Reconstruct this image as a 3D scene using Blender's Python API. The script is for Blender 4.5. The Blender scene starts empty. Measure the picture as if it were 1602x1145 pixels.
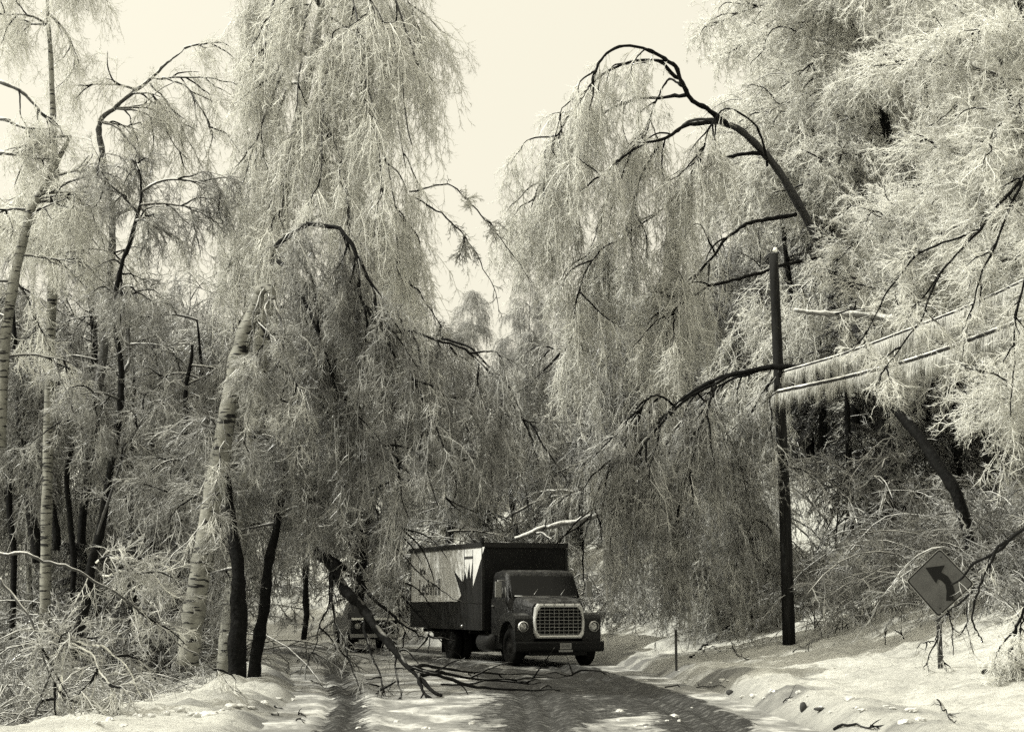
import bpy, bmesh, math, random
import numpy as np
from mathutils import Vector, Matrix
SC = bpy.context.scene
COL = SC.collection
rad = math.radians
# ------------------------------------------------------------------ camera
F_PX, CX, CY, HORIZON = 2600.0, 801.0, 572.5, 940.0
PITCH = math.atan((HORIZON - CY) / F_PX)
CAM_Z = 1.6
cam = bpy.data.cameras.new('camera'); camo = bpy.data.objects.new('camera', cam); COL.objects.link(camo)
cam.sensor_width = 36.0; cam.lens = 36.0 * F_PX / 1602.0
cam.clip_start = 0.5; cam.clip_end = 6000
camo.location = (0, 0, CAM_Z); camo.rotation_euler = (math.pi / 2 + PITCH, 0, 0)
SC.camera = camo
# ------------------------------------------------------------------ sky and sun
SUN_AZ, SUN_EL = rad(-98), rad(42)        # azimuth from +Y (into the picture) towards +X
w = bpy.data.worlds.new('World'); SC.world = w; w.use_nodes = True
nt = w.node_tree; nt.nodes.clear()
out = nt.nodes.new('ShaderNodeOutputWorld'); bg = nt.nodes.new('ShaderNodeBackground')
sky = nt.nodes.new('ShaderNodeTexSky'); sky.sky_type = 'NISHITA'; sky.sun_disc = False
sky.sun_elevation = SUN_EL; sky.sun_rotation = SUN_AZ; sky.air_density = 1.0; sky.dust_density = 4.0
bw = nt.nodes.new('ShaderNodeRGBToBW')
gam = nt.nodes.new('ShaderNodeMath'); gam.operation = 'POWER'; gam.inputs[1].default_value = 0.35
mul = nt.nodes.new('ShaderNodeMath'); mul.operation = 'MULTIPLY'; mul.inputs[1].default_value = 8.1
tint = nt.nodes.new('ShaderNodeMix'); tint.data_type = 'RGBA'; tint.blend_type = 'MULTIPLY'; tint.inputs[0].default_value = 1.0
tint.inputs[7].default_value = (1.0, 0.952, 0.785, 1)
nt.links.new(sky.outputs[0], bw.inputs[0]); nt.links.new(bw.outputs[0], gam.inputs[0]); nt.links.new(gam.outputs[0], mul.inputs[0])
tcw = nt.nodes.new('ShaderNodeTexCoord'); sxw = nt.nodes.new('ShaderNodeSeparateXYZ'); nt.links.new(tcw.outputs['Generated'], sxw.inputs[0])
rw = nt.nodes.new('ShaderNodeValToRGB'); nt.links.new(sxw.outputs['Z'], rw.inputs[0])      # brighter overhead; unseen zenith raised to light the tree tops
for _ in range(2): rw.color_ramp.elements.new(0.5)
for e_, (p_, v_) in zip(rw.color_ramp.elements, [(0.0, 0.50), (0.2, 0.555), (0.35, 0.605), (1.0, 1.15)]): e_.position = p_; e_.color = (v_, v_, v_, 1)
m2w = nt.nodes.new('ShaderNodeMath'); m2w.operation = 'MULTIPLY'; nt.links.new(mul.outputs[0], m2w.inputs[0]); nt.links.new(rw.outputs[0], m2w.inputs[1])
nt.links.new(m2w.outputs[0], tint.inputs[6]); nt.links.new(tint.outputs[2], bg.inputs[0]); nt.links.new(bg.outputs[0], out.inputs[0])
bg.inputs[1].default_value = 0.12
sun = bpy.data.lights.new('sun', 'SUN'); sun.energy = 4.1; sun.angle = rad(0.6); sun.color = (1.0, 0.99, 0.90)
suno = bpy.data.objects.new('sun', sun); COL.objects.link(suno)
sd = Vector((math.sin(SUN_AZ) * math.cos(SUN_EL), math.cos(SUN_AZ) * math.cos(SUN_EL), math.sin(SUN_EL)))
suno.rotation_euler = sd.to_track_quat('Z', 'Y').to_euler()
SC.view_settings.view_transform = 'Standard'; SC.view_settings.look = 'None'
SC.view_settings.exposure = 0.32; SC.view_settings.gamma = 1.0
SC.cycles.max_bounces = 12; SC.cycles.diffuse_bounces = 12; SC.cycles.glossy_bounces = 2; SC.cycles.transmission_bounces = 2
SC.cycles.transparent_max_bounces = 4; SC.cycles.caustics_reflective = False; SC.cycles.caustics_refractive = False
SC.cycles.use_denoising = False

# ------------------------------------------------------------------ helpers
def P(px, py, Y):
    """world point at distance Y seen at a pixel of the 1602 x 1145 photograph"""
    u, v = (px - CX) / F_PX, (CY - py) / F_PX
    c, s = math.cos(PITCH), math.sin(PITCH)
    dy, dz = c - v * s, s + v * c
    t = Y / dy
    return np.array([u * t, Y, CAM_Z + dz * t])

def unit(a):
    return a / np.maximum(np.linalg.norm(a, axis=-1, keepdims=True), 1e-9)

class Geo:
    """collects faces for ONE mesh"""
    def __init__(s): s.v, s.q, s.t, s.n = [], [], [], 0
    def add(s, v, q=None, t=None):
        v = np.asarray(v, np.float32).reshape(-1, 3); s.v.append(v)
        if q is not None and len(q): s.q.append(np.asarray(q, np.int64) + s.n)
        if t is not None and len(t): s.t.append(np.asarray(t, np.int64) + s.n)
        s.n += len(v)
    def tubes(s, pts, r0, r1, sides=3, tip=True):
        """pts (N,K,3): N tapered tubes; r0, r1 scalars or (N,)"""
        pts = np.asarray(pts, float)
        if pts.ndim == 2: pts = pts[None]
        N, K, _ = pts.shape
        if N == 0: return
        r0 = np.broadcast_to(np.asarray(r0, float), (N,)); r1 = np.broadcast_to(np.asarray(r1, float), (N,))
        tan = unit(np.gradient(pts, axis=1))
        ref = np.where(np.abs(tan[:, :, 2:3]) > 0.9, np.array([1., 0.13, 0.]), np.array([0., 0., 1.]))
        ref = np.repeat(ref[:, :1], K, 1) if K < 4 else ref
        a = unit(np.cross(tan, ref)); b = np.cross(tan, a)
        KR = K - 1 if tip else K
        tt = np.linspace(0, 1, K)[:KR]
        r = r0[:, None] + (r1 - r0)[:, None] * tt[None]
        ang = np.arange(sides) * 2 * math.pi / sides
        ring = pts[:, :KR, None] + r[:, :, None, None] * (np.cos(ang)[None, None, :, None] * a[:, :KR, None] + np.sin(ang)[None, None, :, None] * b[:, :KR, None])
        V = ring.reshape(N, KR * sides, 3)
        per = KR * sides
        if tip: V = np.concatenate([V, pts[:, -1:]], 1); per += 1
        base = (np.arange(N) * per)[:, None]
        j = np.arange(sides); jn = (j + 1) % sides
        Q = []
        for k in range(KR - 1):
            Q.append(np.stack([k * sides + j, k * sides + jn, (k + 1) * sides + jn, (k + 1) * sides + j], 1))
        q = (np.concatenate(Q)[None] + base[:, :, None]).reshape(-1, 4) if Q else None
        t = None
        if tip:
            T = np.stack([(KR - 1) * sides + j, (KR - 1) * sides + jn, np.full(sides, per - 1)], 1)
            t = (T[None] + base[:, :, None]).reshape(-1, 3)
        s.add(V, q, t)
    def tube_r(s, pts, rs, sides=8, caps=True):
        """one tube with a radius for every point"""
        pts = np.asarray(pts, float); K = len(pts); rs = np.asarray(rs, float)
        tan = unit(np.gradient(pts, axis=0))
        a = np.cross(tan[0], [0.2, 1, 0.1]); a /= np.linalg.norm(a); A = []
        for k in range(K):
            a = a - tan[k] * np.dot(a, tan[k]); a /= np.linalg.norm(a); A.append(a)
        A = np.array(A); B = np.cross(tan, A)
        ang = np.arange(sides) * 2 * math.pi / sides
        ring = pts[:, None] + rs[:, None, None] * (np.cos(ang)[None, :, None] * A[:, None] + np.sin(ang)[None, :, None] * B[:, None])
        j = np.arange(sides); jn = (j + 1) % sides
        q = np.concatenate([np.stack([k * sides + j, k * sides + jn, (k + 1) * sides + jn, (k + 1) * sides + j], 1) for k in range(K - 1)])
        V = ring.reshape(-1, 3); t = None
        if caps:
            V = np.concatenate([V, pts[:1], pts[-1:]]); n = K * sides
            t = np.concatenate([np.stack([jn, j, np.full(sides, n)], 1), np.stack([(K - 1) * sides + j, (K - 1) * sides + jn, np.full(sides, n + 1)], 1)])
        s.add(V, q, t)
    def box(s, c, d, taper=(1, 1)):
        x, y, z = np.array(d) / 2.0
        v = np.array([[-x, -y, -z], [x, -y, -z], [x, y, -z], [-x, y, -z], [-x * taper[0], -y * taper[1], z], [x * taper[0], -y * taper[1], z], [x * taper[0], y * taper[1], z], [-x * taper[0], y * taper[1], z]]) + np.array(c)
        s.add(v, [[0, 3, 2, 1], [4, 5, 6, 7], [0, 1, 5, 4], [1, 2, 6, 5], [2, 3, 7, 6], [3, 0, 4, 7]])
    def rings(s, R):
        """R (K,M,3) closed rings lofted and capped"""
        R = np.asarray(R, float); K, M, _ = R.shape
        j = np.arange(M); jn = (j + 1) % M
        q = np.concatenate([np.stack([k * M + j, k * M + jn, (k + 1) * M + jn, (k + 1) * M + j], 1) for k in range(K - 1)])
        V = np.concatenate([R.reshape(-1, 3), R[0].mean(0, keepdims=True), R[-1].mean(0, keepdims=True)])
        t = np.concatenate([np.stack([jn, j, np.full(M, K * M)], 1), np.stack([(K - 1) * M + j, (K - 1) * M + jn, np.full(M, K * M + 1)], 1)])
        s.add(V, q, t)
    def mesh(s, name, mat, smooth=True):
        me = bpy.data.meshes.new(name)
        V = np.concatenate(s.v) if s.v else np.zeros((0, 3), np.float32)
        q = np.concatenate(s.q) if s.q else np.zeros((0, 4), np.int64); t = np.concatenate(s.t) if s.t else np.zeros((0, 3), np.int64)
        me.vertices.add(len(V)); me.vertices.foreach_set('co', V.astype(np.float32).ravel())
        loops = np.concatenate([q.ravel(), t.ravel()]).astype(np.int32)
        me.loops.add(len(loops)); me.loops.foreach_set('vertex_index', loops)
        st = np.concatenate([np.arange(len(q)) * 4, len(q) * 4 + np.arange(len(t)) * 3]).astype(np.int32)
        me.polygons.add(len(st)); me.polygons.foreach_set('loop_start', st)
        me.polygons.foreach_set('use_smooth', np.full(len(st), smooth, dtype=bool))
        me.update(calc_edges=True)
        if mat: me.materials.append(mat)
        return me
    def build(s, name, mat, parent=None, smooth=True, **tags):
        o = bpy.data.objects.new(name, s.mesh(name, mat, smooth)); COL.objects.link(o)
        if parent: o.parent = parent
        for k, v in tags.items(): o[k] = v
        return o

def thing(name, label, cat, loc=(0, 0, 0), rz=0, group=None):
    o = bpy.data.objects.new(name, None); COL.objects.link(o); o.empty_display_size = 0.3
    o.location = [float(c) for c in loc]; o.rotation_euler = (0, 0, rz); o['label'] = label; o['category'] = cat
    if group: o['group'] = group
    return o
def copy_tree(o, parent=None):
    kids = [c for c in o.children]
    c = o.copy(); COL.objects.link(c); c.parent = parent
    for k in kids: copy_tree(k, c)
    return c
def crom(pts, n=6):
    """smooth curve through points (K,D)"""
    p = np.asarray(pts, float); p = np.vstack([2 * p[0] - p[1], p, 2 * p[-1] - p[-2]]); o = []
    for i in range(1, len(p) - 2):
        for t in np.arange(n) / n:
            a, b, c, d = p[i - 1], p[i], p[i + 1], p[i + 2]
            o.append(0.5 * (2 * b + (c - a) * t + (2 * a - 5 * b + 4 * c - d) * t * t + (3 * b - a - 3 * c + d) * t ** 3))
    o.append(p[-2]); return np.array(o)
def pxcurve(pts, n=5, wig=0.0, rng=None):
    """[(px, py, Y)...] to a smooth world curve"""
    c = crom([P(*q) for q in pts], n)
    if wig and rng is not None:
        nn = rng.normal(0, wig, c.shape); nn[1:-1] = (nn[1:-1] + nn[:-2] + nn[2:]) / 3; nn[0] = 0; c = c + nn
    return c

# ---- value noise for terrain
_R = np.random.default_rng(5).random((256, 256))
def vnoise(x, y):
    xi, yi = np.floor(x).astype(int), np.floor(y).astype(int); fx, fy = x - xi, y - yi
    fx = fx * fx * (3 - 2 * fx); fy = fy * fy * (3 - 2 * fy)
    a = _R[xi % 256, yi % 256]; b = _R[(xi + 1) % 256, yi % 256]; c = _R[xi % 256, (yi + 1) % 256]; d = _R[(xi + 1) % 256, (yi + 1) % 256]
    return (a * (1 - fx) + b * fx) * (1 - fy) + (c * (1 - fx) + d * fx) * fy
def fbm(x, y, o=4):
    s = 0; amp = 0.5
    for i in range(o): s = s + amp * vnoise(x * 2 ** i + 17.3 * i, y * 2 ** i + 9.1 * i); amp *= 0.5
    return s
def sstep(a, b, x):
    t = np.clip((x - a) / (b - a), 0, 1); return t * t * (3 - 2 * t)

# ------------------------------------------------------------------ materials
TINT = (1.0, 0.965, 0.86)
def g(v, k=1.0): return (v, v * (1 - 0.002 * k), v * (1 - 0.045 * k), 1)
def mat(name, v=0.5, rough=0.8, metal=0.0, spec=0.3):
    m = bpy.data.materials.new(name); m.use_nodes = True; b = m.node_tree.nodes['Principled BSDF']
    b.inputs['Base Color'].default_value = g(v); b.inputs['Roughness'].default_value = rough
    b.inputs['Metallic'].default_value = metal; b.inputs['Specular IOR Level'].default_value = spec
    return m
def nodes(m): return m.node_tree.nodes, m.node_tree.links, m.node_tree.nodes['Principled BSDF']
def noise_ramp(m, scale, stops, detail=4, coord='Object', rough=0.6, stretch=None):
    N, L, b = nodes(m)
    tc = N.new('ShaderNodeTexCoord'); no = N.new('ShaderNodeTexNoise'); no.inputs['Scale'].default_value = scale; no.inputs['Detail'].default_value = detail
    no.inputs['Roughness'].default_value = rough
    src = tc.outputs[coord]
    if stretch:
        mp = N.new('ShaderNodeMapping'); mp.inputs['Scale'].default_value = stretch; L.new(src, mp.inputs[0]); src = mp.outputs[0]
    L.new(src, no.inputs['Vector'])
    r = N.new('ShaderNodeValToRGB'); L.new(no.outputs[0], r.inputs[0])
    while len(r.color_ramp.elements) < len(stops): r.color_ramp.elements.new(0.5)
    for e, (p, v) in zip(r.color_ramp.elements, stops): e.position = p; e.color = g(v)
    return no, r
def bump(m, src, strength=0.4, dist=0.02):
    N, L, b = nodes(m); bp = N.new('ShaderNodeBump'); bp.inputs['Strength'].default_value = strength; bp.inputs['Distance'].default_value = dist
    L.new(src, bp.inputs['Height']); L.new(bp.outputs[0], b.inputs['Normal'])

def ice_twig_mat(name, lo, hi, transl=0.3):
    """twigs sheathed in clear ice: bright sheath with bare dark bark here and there"""
    m = mat(name, 0.6, 0.3, 0, 0.6); N, L, b = nodes(m)
    no, r = noise_ramp(m, 1.7, [(0.34, lo), (0.52, (lo + hi) / 2), (0.66, hi)], 5)
    L.new(r.outputs[0], b.inputs['Base Color'])
    tr = N.new('ShaderNodeBsdfTranslucent'); L.new(r.outputs[0], tr.inputs[0])
    mx = N.new('ShaderNodeMixShader'); mx.inputs[0].default_value = transl
    o = N['Material Output']; L.new(b.outputs[0], mx.inputs[1]); L.new(tr.outputs[0], mx.inputs[2]); L.new(mx.outputs[0], o.inputs[0])
    return m
def iced_bark_mat(name, dark=0.03, top=0.62, thr=0.35, amt=1.0):
    """dark wet bark with rime lying along its upper side"""
    m = mat(name, dark, 0.55, 0, 0.5); N, L, b = nodes(m)
    no, r = noise_ramp(m, 9, [(0.3, dark * 0.5), (0.7, dark * 1.9)], 5)
    ge = N.new('ShaderNodeNewGeometry'); sx = N.new('ShaderNodeSeparateXYZ'); L.new(ge.outputs['Normal'], sx.inputs[0])
    n2 = N.new('ShaderNodeTexNoise'); n2.inputs['Scale'].default_value = 3.0; n2.inputs['Detail'].default_value = 4
    tc = N.new('ShaderNodeTexCoord'); L.new(tc.outputs['Object'], n2.inputs['Vector'])
    ad = N.new('ShaderNodeMath'); ad.operation = 'MULTIPLY_ADD'; ad.inputs[1].default_value = 1.6; ad.inputs[2].default_value = -0.8 - thr
    L.new(n2.outputs[0], ad.inputs[0])
    a2 = N.new('ShaderNodeMath'); a2.operation = 'ADD'; L.new(ad.outputs[0], a2.inputs[0]); L.new(sx.outputs['Z'], a2.inputs[1])
    mr = N.new('ShaderNodeMapRange'); mr.inputs[1].default_value = 0.0; mr.inputs[2].default_value = 0.35; mr.inputs[4].default_value = amt; L.new(a2.outputs[0], mr.inputs[0])
    mx = N.new('ShaderNodeMix'); mx.data_type = 'RGBA'; L.new(mr.outputs[0], mx.inputs[0]); L.new(r.outputs[0], mx.inputs[6]); mx.inputs[7].default_value = g(top)
    L.new(mx.outputs[2], b.inputs['Base Color']); bump(m, no.outputs[0], 0.9, 0.05)
    return m
def birch_mat():
    m = mat('birch_bark', 0.6, 0.7, 0, 0.3); N, L, b = nodes(m)
    no, r = noise_ramp(m, 5, [(0.3, 0.10), (0.7, 0.23)], 5)
    n2, r2 = noise_ramp(m, 3.2, [(0.57, 1.0), (0.61, 0.02)], 3, stretch=(1.2, 1.2, 6.5), rough=0.5)
    n3, r3 = noise_ramp(m, 14, [(0.60, 1.0), (0.67, 0.25)], 3, stretch=(0.8, 0.8, 7))
    mu = N.new('ShaderNodeMix'); mu.data_type = 'RGBA'; mu.blend_type = 'MULTIPLY'; mu.inputs[0].default_value = 1
    L.new(r.outputs[0], mu.inputs[6]); L.new(r2.outputs[0], mu.inputs[7])
    m2 = N.new('ShaderNodeMix'); m2.data_type = 'RGBA'; m2.blend_type = 'MULTIPLY'; m2.inputs[0].default_value = 1
    L.new(mu.outputs[2], m2.inputs[6]); L.new(r3.outputs[0], m2.inputs[7]); L.new(m2.outputs[2], b.inputs['Base Color']); bump(m, n2.outputs[0], 0.5, 0.03)
    return m
M = {}
M['twig'] = ice_twig_mat('iced_twigs', 0.34, 0.92, 0.45)
M['mid'] = ice_twig_mat('shaded_iced_twigs', 0.16, 0.74, 0.4)  # darker copy: shade of the low, deep wood put into twig colour
M['twig_dark'] = ice_twig_mat('iced_dark_twigs', 0.12, 0.62, 0.35)  # darkest copy, mostly for bushes: thicket shade put into the colour
M['frost'] = ice_twig_mat('bright_rime', 0.88, 0.99, 0.5)  # palest copy: brightness of the lit upper crowns put into the colour
M['limb'] = iced_bark_mat('iced_limb_bark', 0.03, 0.62, 0.30)
M['trunk'] = iced_bark_mat('dark_trunk_bark', 0.008, 0.5, 0.9, 0.6)
M['snowlog'] = iced_bark_mat('snow_covered_birch', 0.14, 0.55, 0.1)
M['bare'] = iced_bark_mat('bare_wet_bark', 0.005, 0.5, 0.88, 0.6)
for k_ in ('trunk', 'bare'):
    M[k_].node_tree.nodes['Principled BSDF'].inputs['Specular IOR Level'].default_value = 0.08; M[k_].node_tree.nodes['Principled BSDF'].inputs['Roughness'].default_value = 0.8
M['needle'] = mat('conifer_needles', 0.035, 0.8)
M['birch'] = birch_mat()

# ------------------------------------------------------------------ ground
def road_c(y): return np.interp(y, [0, 20, 28, 36, 43, 50, 57, 66, 80, 100, 140], [0.2, 0.1, -0.1, -0.5, -1.2, -2.7, -5.2, -9.5, -18, -33, -66])
def road_r(y): return road_c(y) + np.interp(y, [0, 20, 30, 38, 44, 50, 60], [3.2, 3.4, 3.5, 3.4, 3.5, 3.6, 3.8])
def road_l(y): return road_c(y) - np.interp(y, [0, 20, 30, 38, 50, 60], [2.8, 2.85, 3.3, 4.0, 4.2, 3.8])
def road_h(x, y):
    h = 0.05 * (fbm(x * 0.9, y * 0.5) - 0.5) + 0.05 * (fbm(x * 3.1, y * 2.0, 2) - 0.5)
    h = h + 0.07 * (fbm(x * 2.2 + 7, y * 1.6, 2) - 0.4) * sstep(-0.1, 0.3, fbm(x * 0.5, y * 0.4 + 3, 2) - 0.3)
    for tr, a in ((T_R, .07), (T_M, .06), (T_L, .06)):
        for o in (-0.17, 0.17): h = h - a * np.exp(-((x - tr(y) - o) / 0.10) ** 2)
        h = h + 0.05 * np.exp(-((x - tr(y) - 0.5) / 0.14) ** 2) * (0.4 + fbm(x * 3, y * 2, 3))
    return h
def T_R(y): return np.interp(y, [0, 20, 25, 29.7, 34, 40, 46, 52, 60], [2.3, 2.55, 2.6, 2.3, 1.9, 1.4, 0.2, -1.8, -5.4])
def T_M(y): return np.interp(y, [0, 20, 25, 30, 38, 45, 52, 60], [0.2, 0.3, 0.4, 0.3, -0.4, -1.8, -4.0, -7.6])
def T_L(y): return np.interp(y, [0, 20, 28, 34.7, 42, 52, 60], [-1.9, -2.1, -2.8, -3.7, -4.4, -6.5, -9.6])
def ground_h(x, y):
    x = np.asarray(x, float); y = np.asarray(y, float)
    dr = x - road_r(y); dl = road_l(y) - x
    wob = 0.5 * (fbm(x * 0.35 + 3, y * 0.35, 3) - 0.45)
    inr = -0.10 - 0.15 * sstep(0, -1.5, np.maximum(dr, dl))
    # right: ploughed lip, then a bank that climbs into the wood
    lip = np.interp(y, [30, 36], [0.20, 0.10]) * np.exp(-((dr - 0.9) / 0.6) ** 2) * (0.6 + fbm(x * 1.3, y * 1.3, 3))
    sl = np.interp(y, [0, 44, 52, 70], [0.0, 0.0, 0.35, 0.30])
    bank = np.interp(y, [0, 26, 31, 38, 60], [0.11, 0.12, 0.16, 0.19, 0.19]) * np.clip(dr, 0, 30) + 0.24 * np.clip(dr - 4.2, 0, 7) * sstep(3.0, 5.5, dr) + sl * np.clip(dr - 0.4, 0, 8)
    right = np.where(dr > 0, lip + bank + wob * sstep(0.4, 4, dr), 0)
    lumpy = (fbm(x * 1.1, y * 0.8, 4) - 0.32)
    left = np.where(dl > 0, (np.interp(y, [20, 26], [0.26, 0.42]) * np.exp(-((dl - np.interp(y, [20, 25, 32], [2.1, 1.5, 1.15])) / np.interp(y, [20, 25, 32], [1.7, 1.1, 0.85])) ** 2) * np.clip(lumpy * 2.3, 0.45, 1.25)) - 0.45 * sstep(np.interp(y, [20, 25, 32], [3.6, 2.6, 2.0]), np.interp(y, [20, 25, 32], [5.5, 4.4, 4.0]), dl) + wob * 0.5 * sstep(2, 5, dl), 0)
    edge = sstep(0, 0.7, np.maximum(dr, dl))
    micro = 0.20 * (fbm(x * 2.2, y * 2.2, 6) - 0.45) + 0.05 * (fbm(x * 4, y * 4, 2) - 0.4) - 0.12 * sstep(0.5, 0.62, fbm(x * 1.7 + 31, y * 1.5 + 8, 3)) * 0.5
    h = inr * (1 - edge) + (np.maximum(right, 0) * (dr > 0) + left * (dl > 0)) * edge + micro * edge
    far = 7.5 * sstep(60, 130, y) + 30 * sstep(120, 900, np.hypot(x, y)) * sstep(0, 200, y + 100)
    return h + far * (np.maximum(dr, dl) > -20)
def surf(x, y):
    """what a thing stands on"""
    x = float(x); y = float(y)
    if road_l(y) < x < road_r(y) and y < 75: return float(max(road_h(x, y), ground_h(x, y)))
    return float(ground_h(x, y))
def axis(segs):
    o = []
    for a, b, s in segs: o += list(np.arange(a, b, s))
    o.append(segs[-1][1]); return np.array(o)
def sheet(name, xs, ys, hf, material, keep=None, attr=None):
    X, Y = np.meshgrid(xs, ys); Z = hf(X, Y); V = np.stack([X, Y, Z], -1).reshape(-1, 3)
    nx, ny = len(xs), len(ys); i = (np.arange(ny - 1)[:, None] * nx + np.arange(nx - 1)[None]).reshape(-1)
    q = np.stack([i, i + 1, i + nx + 1, i + nx], 1)
    if keep is not None: q = q[keep(X, Y).reshape(-1)[q].all(1)]
    ge = Geo(); ge.add(V, q); o = ge.build(name, material); o['kind'] = 'structure'
    if attr is not None:
        a = o.data.attributes.new('wet', 'FLOAT', 'POINT'); a.data.foreach_set('value', attr(X, Y).astype(np.float32).reshape(-1))
    return o
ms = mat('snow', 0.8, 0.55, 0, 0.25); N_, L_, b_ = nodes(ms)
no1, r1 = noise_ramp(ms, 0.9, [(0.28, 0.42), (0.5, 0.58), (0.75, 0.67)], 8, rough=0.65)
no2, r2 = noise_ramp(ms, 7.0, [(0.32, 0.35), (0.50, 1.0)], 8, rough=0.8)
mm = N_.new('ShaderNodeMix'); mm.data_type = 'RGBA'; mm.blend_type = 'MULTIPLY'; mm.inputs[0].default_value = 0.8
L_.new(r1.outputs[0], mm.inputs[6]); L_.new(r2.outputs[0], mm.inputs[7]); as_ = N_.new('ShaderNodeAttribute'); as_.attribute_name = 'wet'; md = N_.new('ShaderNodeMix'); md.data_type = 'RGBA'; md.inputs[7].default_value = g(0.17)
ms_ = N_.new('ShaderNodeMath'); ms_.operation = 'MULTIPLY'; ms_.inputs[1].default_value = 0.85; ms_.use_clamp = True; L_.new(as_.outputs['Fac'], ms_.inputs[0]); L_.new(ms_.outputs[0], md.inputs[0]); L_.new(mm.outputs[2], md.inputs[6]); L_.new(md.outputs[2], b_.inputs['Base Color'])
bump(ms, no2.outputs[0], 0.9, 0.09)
mr_ = mat('slushy_road', 0.4, 0.6, 0, 0.2); N_, L_, b_ = nodes(mr_)
na, ra = noise_ramp(mr_, 1.3, [(0.34, 0.09), (0.50, 0.22), (0.62, 0.50)], 8, rough=0.7, stretch=(1, 0.6, 1))
nb, rb = noise_ramp(mr_, 5.0, [(0.36, 0.006), (0.52, 0.022), (0.68, 0.16)], 10, rough=0.8, stretch=(1.3, 1.0, 1))
at = N_.new('ShaderNodeAttribute'); at.attribute_name = 'wet'
nc = N_.new('ShaderNodeTexNoise'); nc.inputs['Scale'].default_value = 3.5; nc.inputs['Detail'].default_value = 8; nc.inputs['Roughness'].default_value = 0.75
tc_ = N_.new('ShaderNodeTexCoord'); L_.new(tc_.outputs['Object'], nc.inputs['Vector'])
ad_ = N_.new('ShaderNodeMath'); ad_.operation = 'MULTIPLY_ADD'; ad_.inputs[1].default_value = 2.4; ad_.inputs[2].default_value = -1.1; L_.new(nc.outputs[0], ad_.inputs[0])
ae_ = N_.new('ShaderNodeMath'); ae_.operation = 'ADD'; L_.new(ad_.outputs[0], ae_.inputs[0]); L_.new(at.outputs['Fac'], ae_.inputs[1])
mp_ = N_.new('ShaderNodeMapRange'); mp_.inputs[1].default_value = 0.36; mp_.inputs[2].default_value = 0.60; L_.new(ae_.outputs[0], mp_.inputs[0])
mx_ = N_.new('ShaderNodeMix'); mx_.data_type = 'RGBA'; L_.new(mp_.outputs[0], mx_.inputs[0]); L_.new(ra.outputs[0], mx_.inputs[6]); L_.new(rb.outputs[0], mx_.inputs[7])
L_.new(mx_.outputs[2], b_.inputs['Base Color']); bump(mr_, nc.outputs[0], 0.6, 0.04)
def dirt(x, y):
    d = np.maximum(0, np.maximum(x - road_r(y), road_l(y) - x))
    return np.where(d > 0, np.exp(-(d / 0.75) ** 2) * (0.35 + 1.1 * fbm(x * 2.2, y * 1.2, 4)) + np.exp(-(d / 2.6) ** 2) * sstep(0.45, 0.75, fbm(x * 1.3 + 9, y * 1.0, 5)), 0.5)
def wet(x, y):
    w_ = np.zeros_like(x)
    for tr, amp, wd in ((T_R, 1.0, 0.55), (T_M, 0.75, 0.6), (T_L, 0.95, 0.42)):
        w_ = np.maximum(w_, amp * np.exp(-((x - tr(y)) / wd) ** 2) * (0.45 + 1.1 * fbm(x * 1.6, y * 0.5 + 5, 4)))
    w_ = w_ + 0.6 * sstep(20, 23, y) * (1 - sstep(48, 54, y)) * sstep(-1.2, 0.4, x) * sstep(0.25, 0.50, fbm(x * 0.9 + 2, y * 0.35, 4))
    e_ = np.maximum(sstep(-1.1, 0.1, x - road_r(y)), sstep(-0.9, 0.2, road_l(y) - x)) * (0.35 + 1.1 * fbm(x * 1.8 + 4, y * 0.9, 4))
    return w_ - 0.9 * e_
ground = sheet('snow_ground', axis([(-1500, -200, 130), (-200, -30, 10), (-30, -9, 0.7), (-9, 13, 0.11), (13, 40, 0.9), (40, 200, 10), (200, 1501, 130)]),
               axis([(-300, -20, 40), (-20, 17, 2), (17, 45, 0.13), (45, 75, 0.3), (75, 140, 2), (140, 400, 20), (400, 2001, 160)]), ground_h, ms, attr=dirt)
road = sheet('road', axis([(-14, -9, 0.25), (-9, 6, 0.07)]), axis([(2, 17, 1.0), (17, 45, 0.10), (45, 64, 0.25)]), road_h, mr_,
             keep=lambda X, Y: (X > road_l(Y) - 0.9) & (X < road_r(Y) + 0.9), attr=wet)

# ------------------------------------------------------------------ growing twigs
def grow(p, d, L, K, droop, wig, rng):
    N = len(p); L = np.broadcast_to(L, (N,)); st = (L / K)[:, None]; d = unit(d); o = [p]
    for k in range(K):
        d = unit(d + np.array([0, 0, -1.0]) * droop * st + rng.normal(0, wig, (N, 3)))
        p = p + d * st; o.append(p)
    return np.stack(o, 1)
def spawn(par, m, lo, hi, alo, ahi, rng):
    """m children on every parent curve: positions, directions, fraction"""
    N, K, _ = par.shape; t = rng.uniform(lo, hi, (N, m)); x = t * (K - 1); i = np.minimum(x.astype(int), K - 2); f = (x - i)[..., None]
    n = np.arange(N)[:, None]; a, b = par[n, i], par[n, i + 1]; p = a + (b - a) * f; T = unit(b - a)
    r = unit(np.cross(T, rng.normal(0, 1, T.shape))); ang = rng.uniform(alo, ahi, (N, m, 1))
    d = np.cos(ang) * T + np.sin(ang) * r
    return p.reshape(-1, 3), d.reshape(-1, 3), t.reshape(-1)
def along(curve, n, rng, lo=0.05, hi=1.0):
    return spawn(curve[None], n, lo, hi, 0.6, 1.35, rng)
def clear_of_road(q):
    """nothing hangs down into the lane the truck drives in"""
    px = CX + q[:, 0] * F_PX / q[:, 1]; zl = CAM_Z + (HORIZON - 815) / F_PX * q[:, 1]
    return ~((px > 634) & (px < 945) & (q[:, 2] < zl) & (q[:, 1] < 50))
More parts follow.
